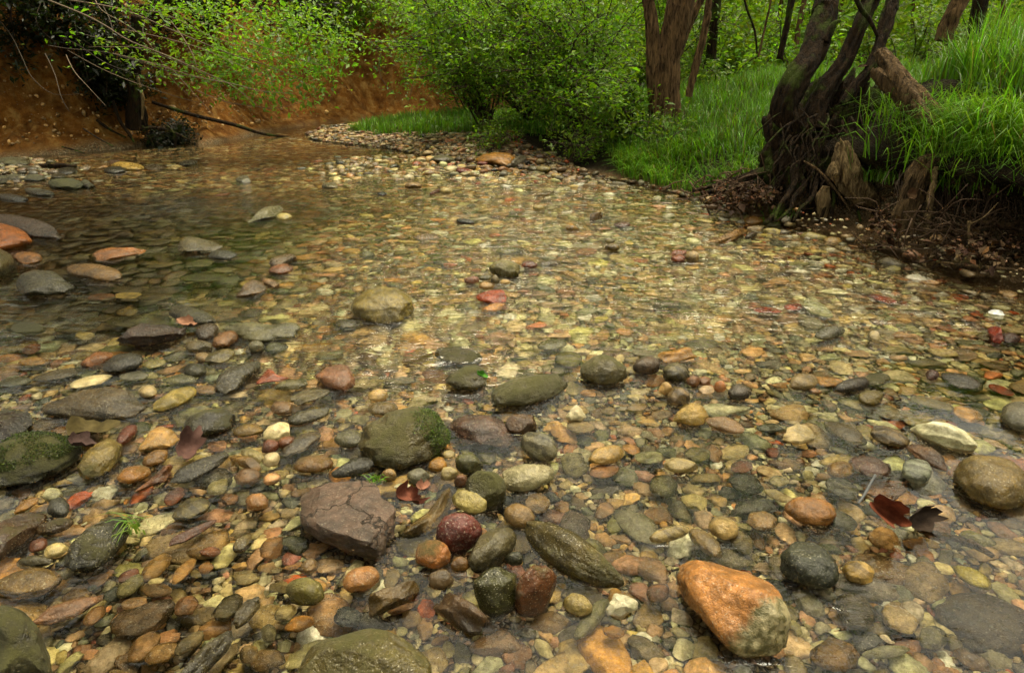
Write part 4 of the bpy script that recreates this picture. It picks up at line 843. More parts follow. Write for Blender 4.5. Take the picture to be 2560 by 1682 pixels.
# candidates
N0 = 620000
cxy = np.stack((rg.uniform(-5.6, 2.7, N0), .55+10.6*rg.uniform(0, 1, N0)**1.45), -1)
cz, cs, cc = terrain(cxy[:, 0], cxy[:, 1])
inpx = proj(np.stack((cxy[:, 0], cxy[:, 1], cz), -1))
bar = sst(-cxy[:, 0], -1.1, .4)*sst(cxy[:, 1], 5.6, 6.6)
ok = (cs < .04+bar*(1.35+.3*vn(np.stack((cxy[:, 0]*2, cxy[:, 1]*2, cz*0), -1), 5))) & (cc < -.18) & (inpx[:, 0] > -260) & (inpx[:, 0] < 1290) & (inpx[:, 1] < 860)
ok &= ~((cxy[:, 1] > 9.0) & (cs < 0) & (rg.random(N0) < .6))
cxy, cz, cs = cxy[ok], cz[ok], cs[ok]
tiny = (rg.random(len(cxy)) < .62); far = sst(cxy[:, 1], 2.0, 6.5); pl = sst(-cxy[:, 0], .8, 1.7)*sst(cxy[:, 1], 2.0, 2.6)*(1-sst(cxy[:, 1], 4.2, 5.2))
rad = np.exp(rg.normal(0, .55, len(cxy)))*(.0088+.005*far+.013*pl); rad = np.where(tiny, np.exp(rg.normal(0, .22, len(cxy)))*(.0062+.003*far), rad); brz = (cs > -.05)&(cxy[:, 1] > 5); rad = np.where(brz, rad*.75, rad); rad = np.clip(rad, .0045, .042+.02*pl)
order = np.argsort(-rad); cell = .05; grid = {}; keep = []
HP = [(h[0], h[1], h[2], h[3], h[4], h[5]) for h in PLACED if h[6] > -.03]
bx, by = cxy[:, 0], cxy[:, 1]; inside = np.zeros(len(bx), bool)
for (hx, hy, e0, e1, a0, a1) in HP:
    dx, dy = bx-hx, by-hy; inside |= ((dx*e0[0]+dy*e0[1])/(a0*.85))**2+((dx*e1[0]+dy*e1[1])/(a1*.85))**2 < 1
X = cxy.tolist(); Rr = rad.tolist()
for i in order:
    if inside[i]: continue
    x, y = X[i]; r = Rr[i]; gi, gj = int(x//cell), int(y//cell); good = True
    w = 2 if r > .02 else 1
    for a in range(gi-w, gi+w+1):
        for b in range(gj-w, gj+w+1):
            for (x2, y2, r2) in grid.get((a, b), ()):
                if (x-x2)**2+(y-y2)**2 < (.8*(r+r2))**2: good = False; break
            if not good: break
        if not good: break
    if good: grid.setdefault((gi, gj), []).append((x, y, r)); keep.append(i)
keep = np.array(keep); P = np.concatenate((cxy[keep], cz[keep, None]), -1); R = rad[keep]; n = len(keep)
ci = rg.choice(len(PAL), n, p=PALW); kb = np.exp(rg.normal(0, .33, (n, 1)))
sat = rg.random((n, 1))*.42; pm = PALC[ci]; pm = pm*(1-sat)+pm.mean(1, keepdims=True)*sat*np.array((1.04, 1, .88)); C = np.clip(pm*kb*(1+rg.normal(0, .07, (n, 3))), .01, .85)
riff = (sst(P[:, 1], 1.7, 2.6)*(1-sst(P[:, 1], 5.5, 6.5))*sst(P[:, 0], -1.0, 0))[:, None]; C = np.clip(C*(1.15+.6*riff)+riff*np.array((.095, .095, .082)), 0, .85)  # pale riffle pebbles, lifted further with the stream's sheen put into their colour
lbar = np.exp(-((P[:, 0]+4.9)/1.2)**2-((P[:, 1]-5.75)/.9)**2)[:, None]; C = C*(1-.75*lbar)+.75*lbar*np.array(lin((62, 58, 34)))
refl_dk = sst(cs[keep], -.45, -.05)[:, None]*(P[:, :1] > -.2); C = C*(1-.55*refl_dk*np.array((.9, 1, 1.1))); br = (sst(cs[keep], -.1, .05)*(P[:, 0] < .9))[:, None]; C = C*(1-br*np.array((.30, .38, .45)))  # dark bank reflection put into pebbles by the right shore; bar pebbles duller brown
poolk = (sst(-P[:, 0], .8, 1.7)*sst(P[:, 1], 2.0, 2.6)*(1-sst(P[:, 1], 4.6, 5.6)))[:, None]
wt = (R < .011)[:, None] & (rg.random((n, 1)) < .2); C = np.where(wt, np.array(lin((206, 194, 160)))*np.exp(rg.normal(0, .15, (n, 1))), C)
C = C*(1-poolk*.85)+poolk*.4*np.array(lin((92, 80, 30)))       # olive pool stones, with bank shade and dark reflection put into their colour
rt = sst(P[:, 0]-(P[:, 1]-3.2)*-.45, .9, 1.7)[:, None]*(rg.random((n, 1)) < .05); C = C*(1-rt)+rt*np.array(lin((178, 80, 22)))
A = np.stack((R*rg.uniform(1.0, 1.65, n), R*rg.uniform(.85, 1.15, n), R*rg.uniform(.42, .8, n)), -1)
A[:, 2] *= 1-.4*poolk[:, 0]
kcl = rg.choice(np.nonzero((GC.reshape(-1) > .15) & (GC.reshape(-1) < 2.4) & (GX.reshape(-1) < -1) & (GY.reshape(-1) > 5.5) & (GY.reshape(-1) < 12.5))[0], 1500)
P = np.concatenate((P, TV[kcl]+rg.normal(0, .02, (1500, 3))*(1, 1, .2))); cr_ = np.exp(rg.normal(0, .5, 1500))*.009; A = np.concatenate((A, cr_[:, None]*rg.uniform(.7, 1.4, (1500, 3)))); C = np.concatenate((C, np.array(lin((176, 140, 90)))*np.exp(rg.normal(0, .4, (1500, 1))))); R = np.concatenate((R, cr_)); ci = np.concatenate((ci, np.zeros(1500, int))); n = len(P)
th = rg.uniform(0, math.pi, n); ti = rg.normal(0, .16, n)
P[:, 2] += A[:, 2]*.55+rg.uniform(0, .008, n)
Rz = np.zeros((n, 3, 3)); c_, s_ = np.cos(th), np.sin(th); ct, st_ = np.cos(ti), np.sin(ti)
Rz[:, 0, 0] = c_; Rz[:, 0, 1] = -s_*ct; Rz[:, 0, 2] = s_*st_; Rz[:, 1, 0] = s_; Rz[:, 1, 1] = c_*ct; Rz[:, 1, 2] = -c_*st_; Rz[:, 2, 1] = st_; Rz[:, 2, 2] = ct
pi_ = rg.integers(0, 12, n); q = proj(P); dist = np.hypot(P[:, 1], CH)
vis = (q[:, 0] > 15) & (q[:, 0] < 1009) & (q[:, 1] > 150) & (q[:, 1] < 660)
size = np.where(vis, np.sqrt(A[:, 0]*A[:, 1])/dist, 0); NI = 64
solo = np.argsort(-size)[:NI]; mass = np.ones(n, bool); mass[solo] = False
vg, vf = [], []; cgs = []; base = 0; F3 = []
lo = (dist < 2.9) & (A[:, 0] > .0085)
for lod, m in ((3, mass & lo), (2, mass & ~lo)):
    L, Fc = protos[lod]; idx = np.nonzero(m)[0]
    W = np.einsum('nij,nkj->nki', Rz[idx], L[pi_[idx]]*A[idx][:, None])+P[idx][:, None]
    k = L.shape[1]; vg.append(W.reshape(-1, 3)); cgs.append(np.repeat(C[idx], k, 0)); F3.append((Fc[None]+np.arange(len(idx))[:, None, None]*k).reshape(-1, 3)+base); base += len(idx)*k
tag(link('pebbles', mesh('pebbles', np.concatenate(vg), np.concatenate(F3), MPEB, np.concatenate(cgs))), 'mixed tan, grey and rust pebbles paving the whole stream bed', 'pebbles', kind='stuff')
pmesh = [mesh('pebble', L_, protos[3][1], MS['s' if k % 2 else 'p']) for k, L_ in enumerate(protos[3][0])]
pm2 = {}
for i in solo:
    Wm = (protos[3][0][pi_[i]]*A[i])@Rz[i].T; sm = link('pebble', mesh('pebble', Wm, protos[3][1], MS['s' if i % 2 else 'p']), None, tuple(P[i]))
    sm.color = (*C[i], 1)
    el = A[i, 0]/A[i, 1]; shape = 'long' if el > 1.5 else ('round' if el < 1.15 else 'oval')
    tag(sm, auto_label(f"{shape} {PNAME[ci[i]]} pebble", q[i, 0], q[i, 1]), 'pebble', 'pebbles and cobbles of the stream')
for m_ in pmesh: bpy.data.meshes.remove(m_)
print('pebbles', n)

# ------------------------------------------------------------------ trees, shrubs, grass, dead wood
def ypath(crop, pts, y):
    """world path through photo points at the given world depth(s)"""
    ys = np.broadcast_to(np.asarray(y, float), (len(pts),)) if np.ndim(y) == 0 else np.interp(np.linspace(0, 1, len(pts)), np.linspace(0, 1, len(y)), y)
    return np.array([on_y(*px(crop, a, b), yy) for (a, b), yy in zip(pts, ys)])
def wpx(crop, w, y, v=100):
    return w*CROPS[crop][2]*.4/F*(y*CT+.35)/2       # half width in metres
def crown_leaves(g, c, r, n, size, col, seed=0):
    rg = np.random.default_rng(seed); m = 14; cl = c+rg.normal(0, .5, (m, 3))*np.asarray(r)
    P = cl[rg.integers(0, m, n)]+rg.normal(0, .3, (n, 3))*np.asarray(r); leaves(g, P, size, leaf_cols(n, col, .3, rg), rng=rg)
GREEN = (.115, .22, .013); GREEN2 = (.095, .165, .01); SHADEG = (.011, .018, .004)  # last one: leaf green with deep shade put into the colour
def tree(name, label, stems, mat, crown=None, y=6, group=None, k=22, rough=.16, flute=.12, cols=GREEN, seed=1, branches=()):
    b = stems[0][0][0]; t = empty(name, tuple(b), label, 'tree', group)
    for q, (path, rad) in enumerate(stems):
        g = Geo(); p = np.array(path); d = p[-1]-p[-2]; d = d/np.linalg.norm(d)
        rg = np.random.default_rng(seed*31+q); ext = [p[-1]+d*.9+rg.normal(0, .05, 3), p[-1]+d*2.0+np.array((0, 0, .3))+rg.normal(0, .15, 3), p[-1]+d*2.8+np.array((0, 0, .9))]
        n = 24+len(p)*10
        add_tube(g, np.concatenate((p, ext)), list(rad)+[rad[-1]*.9, rad[-1]*.7, rad[-1]*.4], n, k, rough, seed*7+q, flute)
        if crown:
            for z in range(5):
                a = ext[1]+(ext[2]-ext[1])*rg.uniform(0, 1); e = a+np.array((rg.normal(0, .9), rg.normal(0, .9), rg.uniform(.1, .9)))
                add_tube(g, [a, (a+e)/2+rg.normal(0, .1, 3), e], [rad[-1]*.35, rad[-1]*.2, .008], 8, 6)
        g.build('trunk', mat, t)
    for (path, rad) in branches:
        g = Geo(); add_tube(g, path, rad, 16, 7, .12, seed); g.build('branch', mat, t)
    if crown:
        g = Geo(); n, r, size, up = crown
        for q, (path, rad) in enumerate(stems):
            p = np.array(path); d = (p[-1]-p[-2]); d /= np.linalg.norm(d)
            crown_leaves(g, p[-1]+d*2.6+np.array((0, 0, up)), r, n//len(stems), size, cols, seed*3+q)
        g.build('crown', ML, t)
    return t
def W(crop, ws, y): return [wpx(crop, w, y) for w in ws]
# -- the two-stemmed tree at the middle of the bank
yA = 6.75
tree('twin_trunk_tree', 'thick twin-stemmed tree with ridged brown bark between shrub and grass', [
    (ypath('S', [(140, 770), (142, 690), (145, 500), (150, 330), (190, 180), (222, 60), (238, -30)], yA), W('S', [215, 172, 150, 136, 134, 134, 130], yA)),
    (ypath('S', [(88, 640), (80, 470), (76, 280), (66, 120), (46, 0), (36, -40)], yA-.06), W('S', [70, 76, 74, 62, 56, 52], yA)),
    (ypath('S', [(215, 300), (250, 170), (300, 70), (352, -20)], yA+.12), W('S', [50, 52, 44, 36], yA))], MB, (1500, (1.5, 1.2, .9), .075, 1.4), seed=2)
# -- the leaning three-stemmed tree with the bare roots
yB = 4.42
tb = tree('leaning_tree', 'leaning dark tree of three bent stems rising from a bare root mass', [
    (ypath('S', [(905, 800), (860, 700), (805, 615), (830, 520), (880, 420), (940, 330), (985, 200), (1022, 80), (1048, -40)], [4.35, 4.3, 4.3, 4.32, 4.4, 4.5, 4.6]), W('S', [150, 125, 118, 128, 122, 112, 106, 106, 104], yB)),
    (ypath('S', [(960, 720), (990, 600), (1040, 500), (1090, 420), (1150, 330), (1200, 220), (1245, 110), (1285, 10), (1305, -40)], [4.35, 4.4, 4.45, 4.5, 4.6]), W('S', [150, 120, 105, 92, 84, 76, 76, 80, 78], yB)),
    (ypath('S', [(1130, 580), (1190, 495), (1280, 385), (1335, 260), (1372, 150), (1402, 40), (1418, -30)], [4.25, 4.3, 4.4, 4.5]), W('S', [36, 48, 52, 54, 58, 64, 62], yB))],
    MBD, (1700, (1.3, 1.3, .9), .075, 1.4), seed=3, k=36, rough=.22, flute=.2, branches=[(ypath('S', [(1205, -10), (1235, 50), (1285, 115), (1335, 220)], yB-.05), W('S', [22, 24, 22, 16], yB)),
        (ypath('S', [(1030, 230), (1060, 180), (1085, 130), (1120, 115)], yB-.05), W('S', [50, 40, 26, 14], yB))])
# root mass
g = Geo(); V, Fc = ICO[6]; c = on_y(*px('S', 1020, 930), 4.5)
q = V*(1+.3*fbm(V*1.5, 301, 3)[:, None]+.15*fbm(V*np.array((7, 7, 1.5)), 305, 4)[:, None]+.06*fbm(V*14, 309, 3)[:, None])
g.add(c+q*np.array((.40, .34, .48)), Fc)
c2 = on_y(*px('S', 1230, 800), 4.72); g.add(c2+q[:, [1, 0, 2]]*np.array((.36, .26, .34)), Fc)
g.build('root_mass', MBD, tb)
for path, ws, ys in [([(950, 940), (930, 1000), (865, 1080), (785, 1170), (695, 1250)], (60, 46, 36, 30, 22), (4.3, 4.1, 3.95)), ([(990, 1080), (960, 1150), (890, 1205), (810, 1245)], (50, 36, 28, 18), (4.2, 4.0)),
                     ([(870, 800), (790, 850), (690, 940), (500, 1010), (290, 1065)], (70, 48, 38, 30, 18), (4.4, 4.5, 4.6)), ([(850, 860), (760, 920), (640, 980), (480, 1050), (340, 1080)], (60, 46, 38, 34, 24), (4.35, 4.4, 4.45)),
                     ([(880, 900), (800, 1000), (740, 1060), (620, 1150)], (50, 40, 30, 18), (4.3, 4.25, 4.2)), ([(1000, 900), (985, 980), (970, 1060), (985, 1160)], (90, 60, 44, 30), (4.2, 4.1)),
                     ([(1090, 960), (1085, 1060), (1110, 1150), (1130, 1260)], (80, 60, 40, 30), (4.2, 4.05)), ([(1180, 1000), (1220, 1090), (1240, 1180), (1290, 1290)], (90, 70, 50, 30), (4.25, 4.0))]:
    g = Geo(); add_tube(g, ypath('S', path, list(ys)), W('S', ws, yB), 30, 12, .28, len(path)+int(ws[0]), .2); g.build('root', MBD, tb)
g = Geo(); rg = np.random.default_rng(64)
for k in range(130):      # fine roots over the root mass
    a, b_ = rg.uniform(780, 1420), rg.uniform(620, 1050); y1 = 4.12+.1*rg.random()-.0003*(b_-800); m = [(a, b_)]
    for _ in range(4): m.append((m[-1][0]+rg.normal(0, 26)+(a-1050)*.07, m[-1][1]+rg.uniform(25, 70)))
    add_tube(g, ypath('S', m, [y1, y1-.08, y1-.1]), [.009*rg.random()+.003, .004, .0015], 14, 6, .45, k)
for k in range(16):
    a, b_ = rg.uniform(880, 1360), rg.uniform(800, 980); m = [(a, b_)]; dx = (a-1080)*.35+rg.normal(0, 30)
    for q_ in range(5): m.append((m[-1][0]+dx*.3+rg.normal(0, 22), b_+(1235-b_)*(q_+1)/5))
    add_tube(g, ypath('S', m, [4.22, 4.02, 3.9]), [.03*rg.random()+.012, .018, .014, .006], 26, 8, .4, 300+k, .2)
g.build('fine_roots', MBD, tb)
g = Geo()
for k in range(150):
    a, b_ = rg.uniform(1420, 2160), rg.uniform(900, 1080); y1 = 3.75-.0006*(a-1420); m = [(a, b_)]
    for _ in range(4): m.append((m[-1][0]+rg.normal(0, 22), m[-1][1]+rg.uniform(15, 75)))
    add_tube(g, ypath('S', m, [y1, y1-.12, y1-.15]), [.006*rg.random()+.002, .003, .001], 12, 4, C=(.05, .03, .016))
tag(g.build('rootlets', MT, None), 'thin dead rootlets dangling in the dark hollow under the grassy bank', 'rootlets', kind='stuff')
def wood(name, label, cat, paths, mat, rough=.2, flute=.2, k=16, seed=5, jag=()):
    g = Geo(); p0 = np.array(paths[0][0][0])
    for q, (p, r) in enumerate(paths): add_tube(g, p, r, 40, k, rough, seed+q, flute)
    for (sp, y_) in jag:
        for a_, b_, c_, d_ in sp: add_tube(g, ypath('S', [(a_, b_), ((a_+c_)/2+4, (b_+d_)/2), (c_, d_)], y_), W('S', [34, 24, 3], y_), 10, 6, .3, int(a_))
    return tag(g.build(name, mat, None, tuple(p0)), label, cat)
wood('split_log', 'split dead log propped like a roof against the leaning tree', 'log', [
    (ypath('S', [(1335, 285), (1430, 420), (1530, 560), (1635, 695)], [4.0, 3.8, 3.6]), W('S', [50, 62, 58, 14], 4.2)),
    (ypath('S', [(1305, 400), (1400, 480), (1490, 560), (1570, 650)], [4.05, 3.88, 3.68]), W('S', [46, 74, 92, 30], 4.2)),
    (ypath('S', [(1370, 300), (1480, 430), (1580, 540), (1690, 620)], [4.06, 3.9, 3.72]), W('S', [40, 44, 46, 18], 4.2))], MWD, .22, .35, 18)
wood('pale_root_stump', 'pale bare twisted root stump under the leaning tree', 'stump', [
    (ypath('S', [(1128, 790), (1140, 880), (1160, 980), (1215, 1060), (1290, 1120), (1300, 1190)], [4.02, 3.95, 3.98]), W('S', [50, 105, 140, 122, 82, 36], 4)),
    (ypath('S', [(1090, 900), (1080, 960), (1100, 1010)], [3.95]), W('S', [20, 60, 30], 4))], MPW, .26, .3, 26, jag=[([(1135, 850, 1118, 770), (1150, 860, 1158, 800), (1170, 940, 1205, 880)], 3.97)])
wood('hanging_root', 'short pale root hanging down to the water under the leaning tree', 'root', [
    (ypath('S', [(1040, 1040), (1022, 1110), (1020, 1180), (1022, 1260)], [3.98]), W('S', [40, 72, 58, 24], 4))], MPW, .2, .2)
wood('broken_stump', 'broken upright brown stump standing at the dark bank edge', 'stump', [
    (ypath('S', [(1640, 870), (1600, 920), (1550, 1010), (1500, 1120), (1455, 1220), (1440, 1310)], [3.5, 3.48, 3.45]), W('S', [40, 100, 112, 112, 118, 126], 3.5)),
    (ypath('S', [(1590, 880), (1570, 890), (1580, 930)], [3.45]), W('S', [18, 26, 26], 3.5))], MWD, .3, .32, 26, jag=[([(1600, 930, 1585, 868), (1625, 930, 1640, 852), (1570, 960, 1548, 905), (1640, 940, 1672, 880), (1560, 1000, 1530, 950)], 3.47)])
wood('fallen_stick', 'thin straight stick leaning from the roots down to the water', 'stick', [(ypath('S', [(915, 898), (985, 940), (1040, 995), (1110, 1080), (1178, 1180)], [4.0, 3.9]), W('S', [8, 12, 13, 13, 9], 4))], MWD, .1, .1, 7)
wood('drooping_vine', 'pale shaggy dead vine hanging from the broken stump to the water', 'vine', [
    (ypath('S', [(1650, 930), (1640, 1000), (1618, 1120), (1605, 1250), (1590, 1330), (1583, 1400)], [3.4]), W('S', [12, 30, 34, 26, 12, 6], 3.4)),
    (ypath('S', [(1660, 930), (1630, 1060), (1632, 1150)], [3.42]), W('S', [14, 16, 6], 3.4))], MPW, .7, .4, 10)
wood('bank_stick', 'bare pale twig standing upright out of the water by the bank', 'stick', [(ypath('S', [(1838, 1235), (1836, 1300), (1848, 1400), (1872, 1475)], [3.05]), W('S', [18, 13, 12, 8], 3)), (ypath('S', [(1840, 1250), (1920, 1210), (2000, 1130)], [3.05]), W('S', [8, 6, 3], 3))], MPW, .15, .1, 7)
wood('floating_branch', 'dark slender branch lying along the bank at the water line', 'branch', [(ypath('S', [(1690, 1462), (1800, 1478), (1960, 1494), (2150, 1510)], [2.95, 2.85, 2.8]), W('S', [10, 18, 20, 16], 3))], MWD, .15, .1, 8)
wood('red_twig', 'reddish twig slanting from the broken stump into the water', 'twig', [(ypath('S', [(1385, 1285), (1450, 1345), (1530, 1410), (1600, 1490)], [3.4, 3.2, 3.05]), W('S', [9, 11, 10, 6], 3.2))], MWD, .1, .1, 6)
wood('rotten_log', 'rotten pale log half hidden under the overhanging bank', 'log', [(ypath('S', [(1850, 1236), (1950, 1245), (2060, 1258), (2160, 1262)], [3.25]), W('S', [20, 44, 46, 40], 3.2))], MWD, .25, .2, 12)
# -- trunks farther back
def simple_tree(label, crop, pts, ws, y, seed, mat=None, name='tree', crown=True):
    return tree(name, label, [(ypath(crop, pts, y), W(crop, ws, y))], mat or MB, (1000, (1.5, 1.4, .9), .09, 1.3) if crown else None, group='trees of the woodland behind', k=12, seed=seed)
simple_tree('slim sapling leaning beside the thick twin-stemmed tree', 'S', [(272, 540), (285, 470), (312, 370), (350, 220), (378, 90), (392, -20)], [36, 38, 38, 36, 36, 34], 6.5, 11, name='sapling')
simple_tree('dark mid-sized trunk in the wood just behind the slim sapling', 'S', [(395, 330), (408, 200), (422, 80), (430, -20)], [56, 54, 50, 50], 9.2, 12, MBD)
simple_tree('straight dark trunk in the clearing between twin-stemmed and leaning trees', 'S', [(780, 330), (800, 230), (828, 110), (852, -20)], [38, 34, 34, 32], 9.8, 13, MBD)
simple_tree('blurred brown trunk close behind the straight dark trunk', 'S', [(868, 270), (885, 160), (905, 60), (920, -20)], [30, 28, 26, 26], 12, 14)
simple_tree('thin reddish young trunk between the sapling and straight dark trunk', 'S', [(660, 320), (690, 190), (712, 90), (735, -20)], [12, 12, 11, 10], 8.6, 15)
simple_tree('thin dark curved young trunk right of the dark mid-sized trunk', 'S', [(655, 300), (640, 170), (600, 60), (578, -20)], [9, 11, 11, 10], 8.2, 16, MBD)
simple_tree('thick leaning brown trunk at the top of the grassy slope', 'S', [(1690, 230), (1715, 160), (1750, 80), (1800, -20)], [78, 80, 82, 86], 7.4, 17)
simple_tree('upright dark brown trunk behind the thick leaning one on the slope', 'S', [(1862, 250), (1875, 170), (1888, 80), (1908, -20)], [80, 72, 70, 74], 8.4, 18, MBD)
simple_tree('thinnest faint trunk at the far edge of the grassy slope', 'S', [(2030, 200), (2030, 100), (2028, -20)], [24, 22, 22], 11, 19)
simple_tree('faint thin trunk far between the two leaning stems', 'S', [(1520, 160), (1524, 80), (1528, -20)], [16, 15, 15], 13, 20)
simple_tree('short faint trunk far behind the sapling', 'S', [(760, 200), (775, 100), (795, -20)], [22, 20, 20], 14, 21)
simple_tree('far slim trunk behind the fork of the leaning tree', 'S', [(1100, 120), (1120, 60), (1135, -20)], [20, 20, 18], 14, 22)
# -- shrubs
def shrub(name, label, base, ends, nsub, nleaf, size, col, seed, group='leafy shrubs', r0=.014, mat=None, leafy=(.3, 1.0), droop=.25, sub=.55, jit=.1):
    rg = np.random.default_rng(seed); base = np.array(base, float); t = empty(name, tuple(base), label, 'shrub', group); g = Geo(); L = Geo(); tips = []
    for e in ends:
        e = np.array(e, float); mid = (base+e)/2+np.array((rg.normal(0, .12), rg.normal(0, .12), .25*np.linalg.norm((e-base)[:2])))
        st = smooth_path([base+rg.normal(0, .05, 3)*(1, 1, 0), mid, e], 14); ln = np.linalg.norm(e-base)
        add_tube(g, st, [r0, r0*.7, r0*.25], 14, 5, C=(.045, .03, .018)); tips.append((st, leafy[0]))
        for _ in range(nsub):
            a = st[rg.integers(4, 13)]; d = rg.normal(0, 1, 3)*(1, 1, .7)+(e-mid)/ln*.8; d[2] -= droop*rg.random(); d *= ln*sub*rg.uniform(.3, .8)/np.linalg.norm(d)
            s2 = smooth_path([a, a+d*.5+rg.normal(0, .05, 3), a+d], 8); add_tube(g, s2, [r0*.4, r0*.2, .0012], 8, 4, C=(.07, .045, .028)); tips.append((s2, .1))
    w = np.array([np.linalg.norm(s[-1]-s[0]) for s, _ in tips]); w /= w.sum(); k = rg.choice(len(tips), nleaf, p=w); P = np.zeros((nleaf, 3))
    for i in range(len(tips)):
        m = np.nonzero(k == i)[0]
        if len(m):
            s, lo = tips[i]; u = (lo+(leafy[1]-lo)*rg.random(len(m)))*(len(s)-1); a = np.clip(u.astype(int), 0, len(s)-2); f = (u-a)[:, None]; P[m] = s[a]*(1-f)+s[a+1]*f
    P += rg.normal(0, jit*.5, P.shape); leaves(L, P, size, leaf_cols(nleaf, col, .28, rg), rng=rg)
    g.build('stems', MT, t); L.build('foliage', mat or ML, t); return t
def ends(c, r, n, seed):
    rg = np.random.default_rng(seed); d = rg.normal(0, 1, (n, 3)); d /= np.linalg.norm(d, axis=1)[:, None]; return np.array(c)+d*np.array(r)*rg.uniform(.5, 1.0, (n, 1))
bs = [('big fresh green shrub arching low over the gravel shore beside the twin-stemmed tree', (.75, 7.5), ('H', 1430, 320, 7.1), (1.15, .85, .82), 34, 9500, .045, GREEN, 1),
      ('leafy shrub reaching out over the grass spit towards the clay bank', (-.3, 8.9), ('H', 740, 150, 8.0), (1.05, .85, .68), 26, 7500, .05, GREEN, 2),
      ('dense shrub right in front of the twin-stemmed tree, branches trailing to the shore', (1.15, 6.75), ('H', 1720, 640, 6.55), (.58, .42, .58), 20, 3400, .046, GREEN, 3),
      ('tall shrub behind the low arching one, filling the gap by the twin-stemmed tree', (.6, 8.8), ('H', 1500, 60, 8.3), (1.3, .9, .9), 26, 8500, .055, GREEN, 4),
      ('airy green shrub joining the low arching one to the shrub over the grass spit', (.25, 8.2), ('H', 1080, 230, 7.7), (.95, .8, .7), 24, 6200, .044, GREEN, 6),
      ('shrub at the far bend of the stream, leaning over the grass spit', (-.6, 10.6), ('H', 900, -20, 9.6), (1.3, .8, .8), 20, 7000, .055, GREEN, 5)]
for lab, (x, y), c, r, ne, nl, sz, col, sd_ in bs:
    shrub('shrub', lab, (x, y, zat(x, y)), ends(on_y(*px(*c[:3]), c[3]), r, ne, 90+sd_), 6, nl, sz, col, 400+sd_)
rg = np.random.default_rng(77)
und = [(2.3, 9.3, 'low bright shrub in the wood just behind the twin-stemmed tree'), (3.2, 10.8, 'shrub behind the clearing left of the straight dark trunk'), (4.6, 11.0, 'shrub in the wood behind the bent stems of the leaning tree'), (5.8, 10.6, 'shrub between the leaning tree and the thick slope trunk'),
       (7.4, 11.2, 'shrub behind the thick leaning trunk on the slope'), (9.2, 11.5, 'shrub beyond the upright dark brown trunk'), (1.2, 11.5, 'shrub deep in the wood behind the tall one'), (2.6, 13.0, 'pale distant shrub behind the slim sapling'),
       (4.4, 14.0, 'pale distant shrub behind the straight dark trunk'), (6.6, 14.5, 'pale distant shrub behind the leaning tree'), (9.0, 15.0, 'pale distant shrub at the top of the slope'), (11.5, 14.0, 'distant shrub at the far edge of the grassy slope')]
for i, (x, y, lab) in enumerate(und):
    z = zat(x, y); hz = 1.0 if y < 12 else 1.5
    shrub('shrub', lab, (x, y, z), ends((x, y, z+hz), (1.1, .7, hz*.8), 12, 130+i), 4, 2300, .07 if y < 12 else .1, GREEN if i % 3 else (.1, .17, .018), 430+i)
# low sprigs and brambles on the shore under the shrubs
for i, (x, y, lab) in enumerate([(.55, 6.3, 'small leafy bramble trailing onto the shore beside the ochre boulder'), (1.35, 6.15, 'bramble with dark leaves at the foot of the twin-stemmed tree'), (-.2, 6.95, 'low sprig of leaves over the gravel by the mossy shore boulder')]):
    z = zat(x, y); shrub('bramble', lab, (x, y, z), ends((x, y, z+.22), (.38, .3, .2), 9, 170+i), 4, 650, .04, GREEN2, 470+i, 'brambles at the shore', .006)
# -- overhanging shrub on the clay bank: long bare twigs, leaves at the far ends
t = empty('overhanging_shrub', (-5.2, 8.6, 2.0), 'shrub hanging from the clay bank with long bare arching twigs and fresh leaves', 'shrub')
TW = [[(370,225),(480,275),(640,380),(760,430),(900,470),(1100,480)],[(420,310),(600,410),(780,490),(950,550),(1100,600),(1260,640)],[(590,0),(640,70),(780,150),(900,240),(1000,380),(1060,480),(1180,600)],
      [(300,280),(420,300),(640,320),(760,350),(900,390),(1100,460),(1300,490),(1500,530),(1880,640)],[(700,330),(900,380),(1200,470),(1450,520),(1600,560),(1820,580)],[(690,50),(950,70),(1080,110),(1300,220),(1500,290),(1700,350)],
      [(960,40),(900,130),(890,210),(960,290),(1020,370)],[(1060,130),(1140,240),(1200,350),(1225,450)],[(300,0),(500,80),(640,150),(800,250),(1000,330),(1250,440),(1440,530),(1590,650)],[(640,40),(690,150),(700,300)],
      [(1220,560),(1400,630),(1600,660),(1700,670),(1850,640)],[(410,340),(460,440),(540,530),(660,660)],[(280,330),(340,460),(380,600),(430,690)],[(1310,240),(1340,330),(1440,430),(1620,560)],[(550,290),(900,300),(1200,400),(1500,420),(1900,460)],
      [(0,130),(70,220),(130,340),(200,480),(330,580),(500,580)],[(900,380),(1050,420),(1150,520),(1240,620),(1330,720)],[(1000,100),(1300,150),(1600,280),(1900,380),(2050,420)],[(800,20),(1200,60),(1600,120),(1900,210),(2150,300)],[(760,180),(1000,230),(1250,300),(1480,400),(1700,480)],
      [(430,0),(760,60),(1100,200),(1420,330),(1700,420),(1980,560)],[(480,200),(700,260),(960,330),(1180,420),(1380,520)]]
rg = np.random.default_rng(5)
for i, p in enumerate(TW):
    y0 = 6.2+.9*rg.random(); g = Geo(); P_ = ypath('G', p, [y0+.5, y0, y0-.1]); add_tube(g, P_, [.0045, .0035, .0015] if i not in (8, 20) else [.008, .006, .002], 26, 5, C=(.15, .105, .065) if i % 3 else (.05, .035, .02)); g.build('twig', MT, t)
g = Geo()
fol = [((1350, 60), (420, 90), 900), ((1700, 200), (330, 130), 1100), ((1900, 330), (250, 130), 800), ((1450, 330), (250, 110), 380), ((1950, 520), (110, 90), 200), ((1850, 80), (360, 100), 1100), ((1000, 40), (330, 50), 330), ((2100, 250), (150, 170), 500), ((1250, 200), (150, 90), 160)]
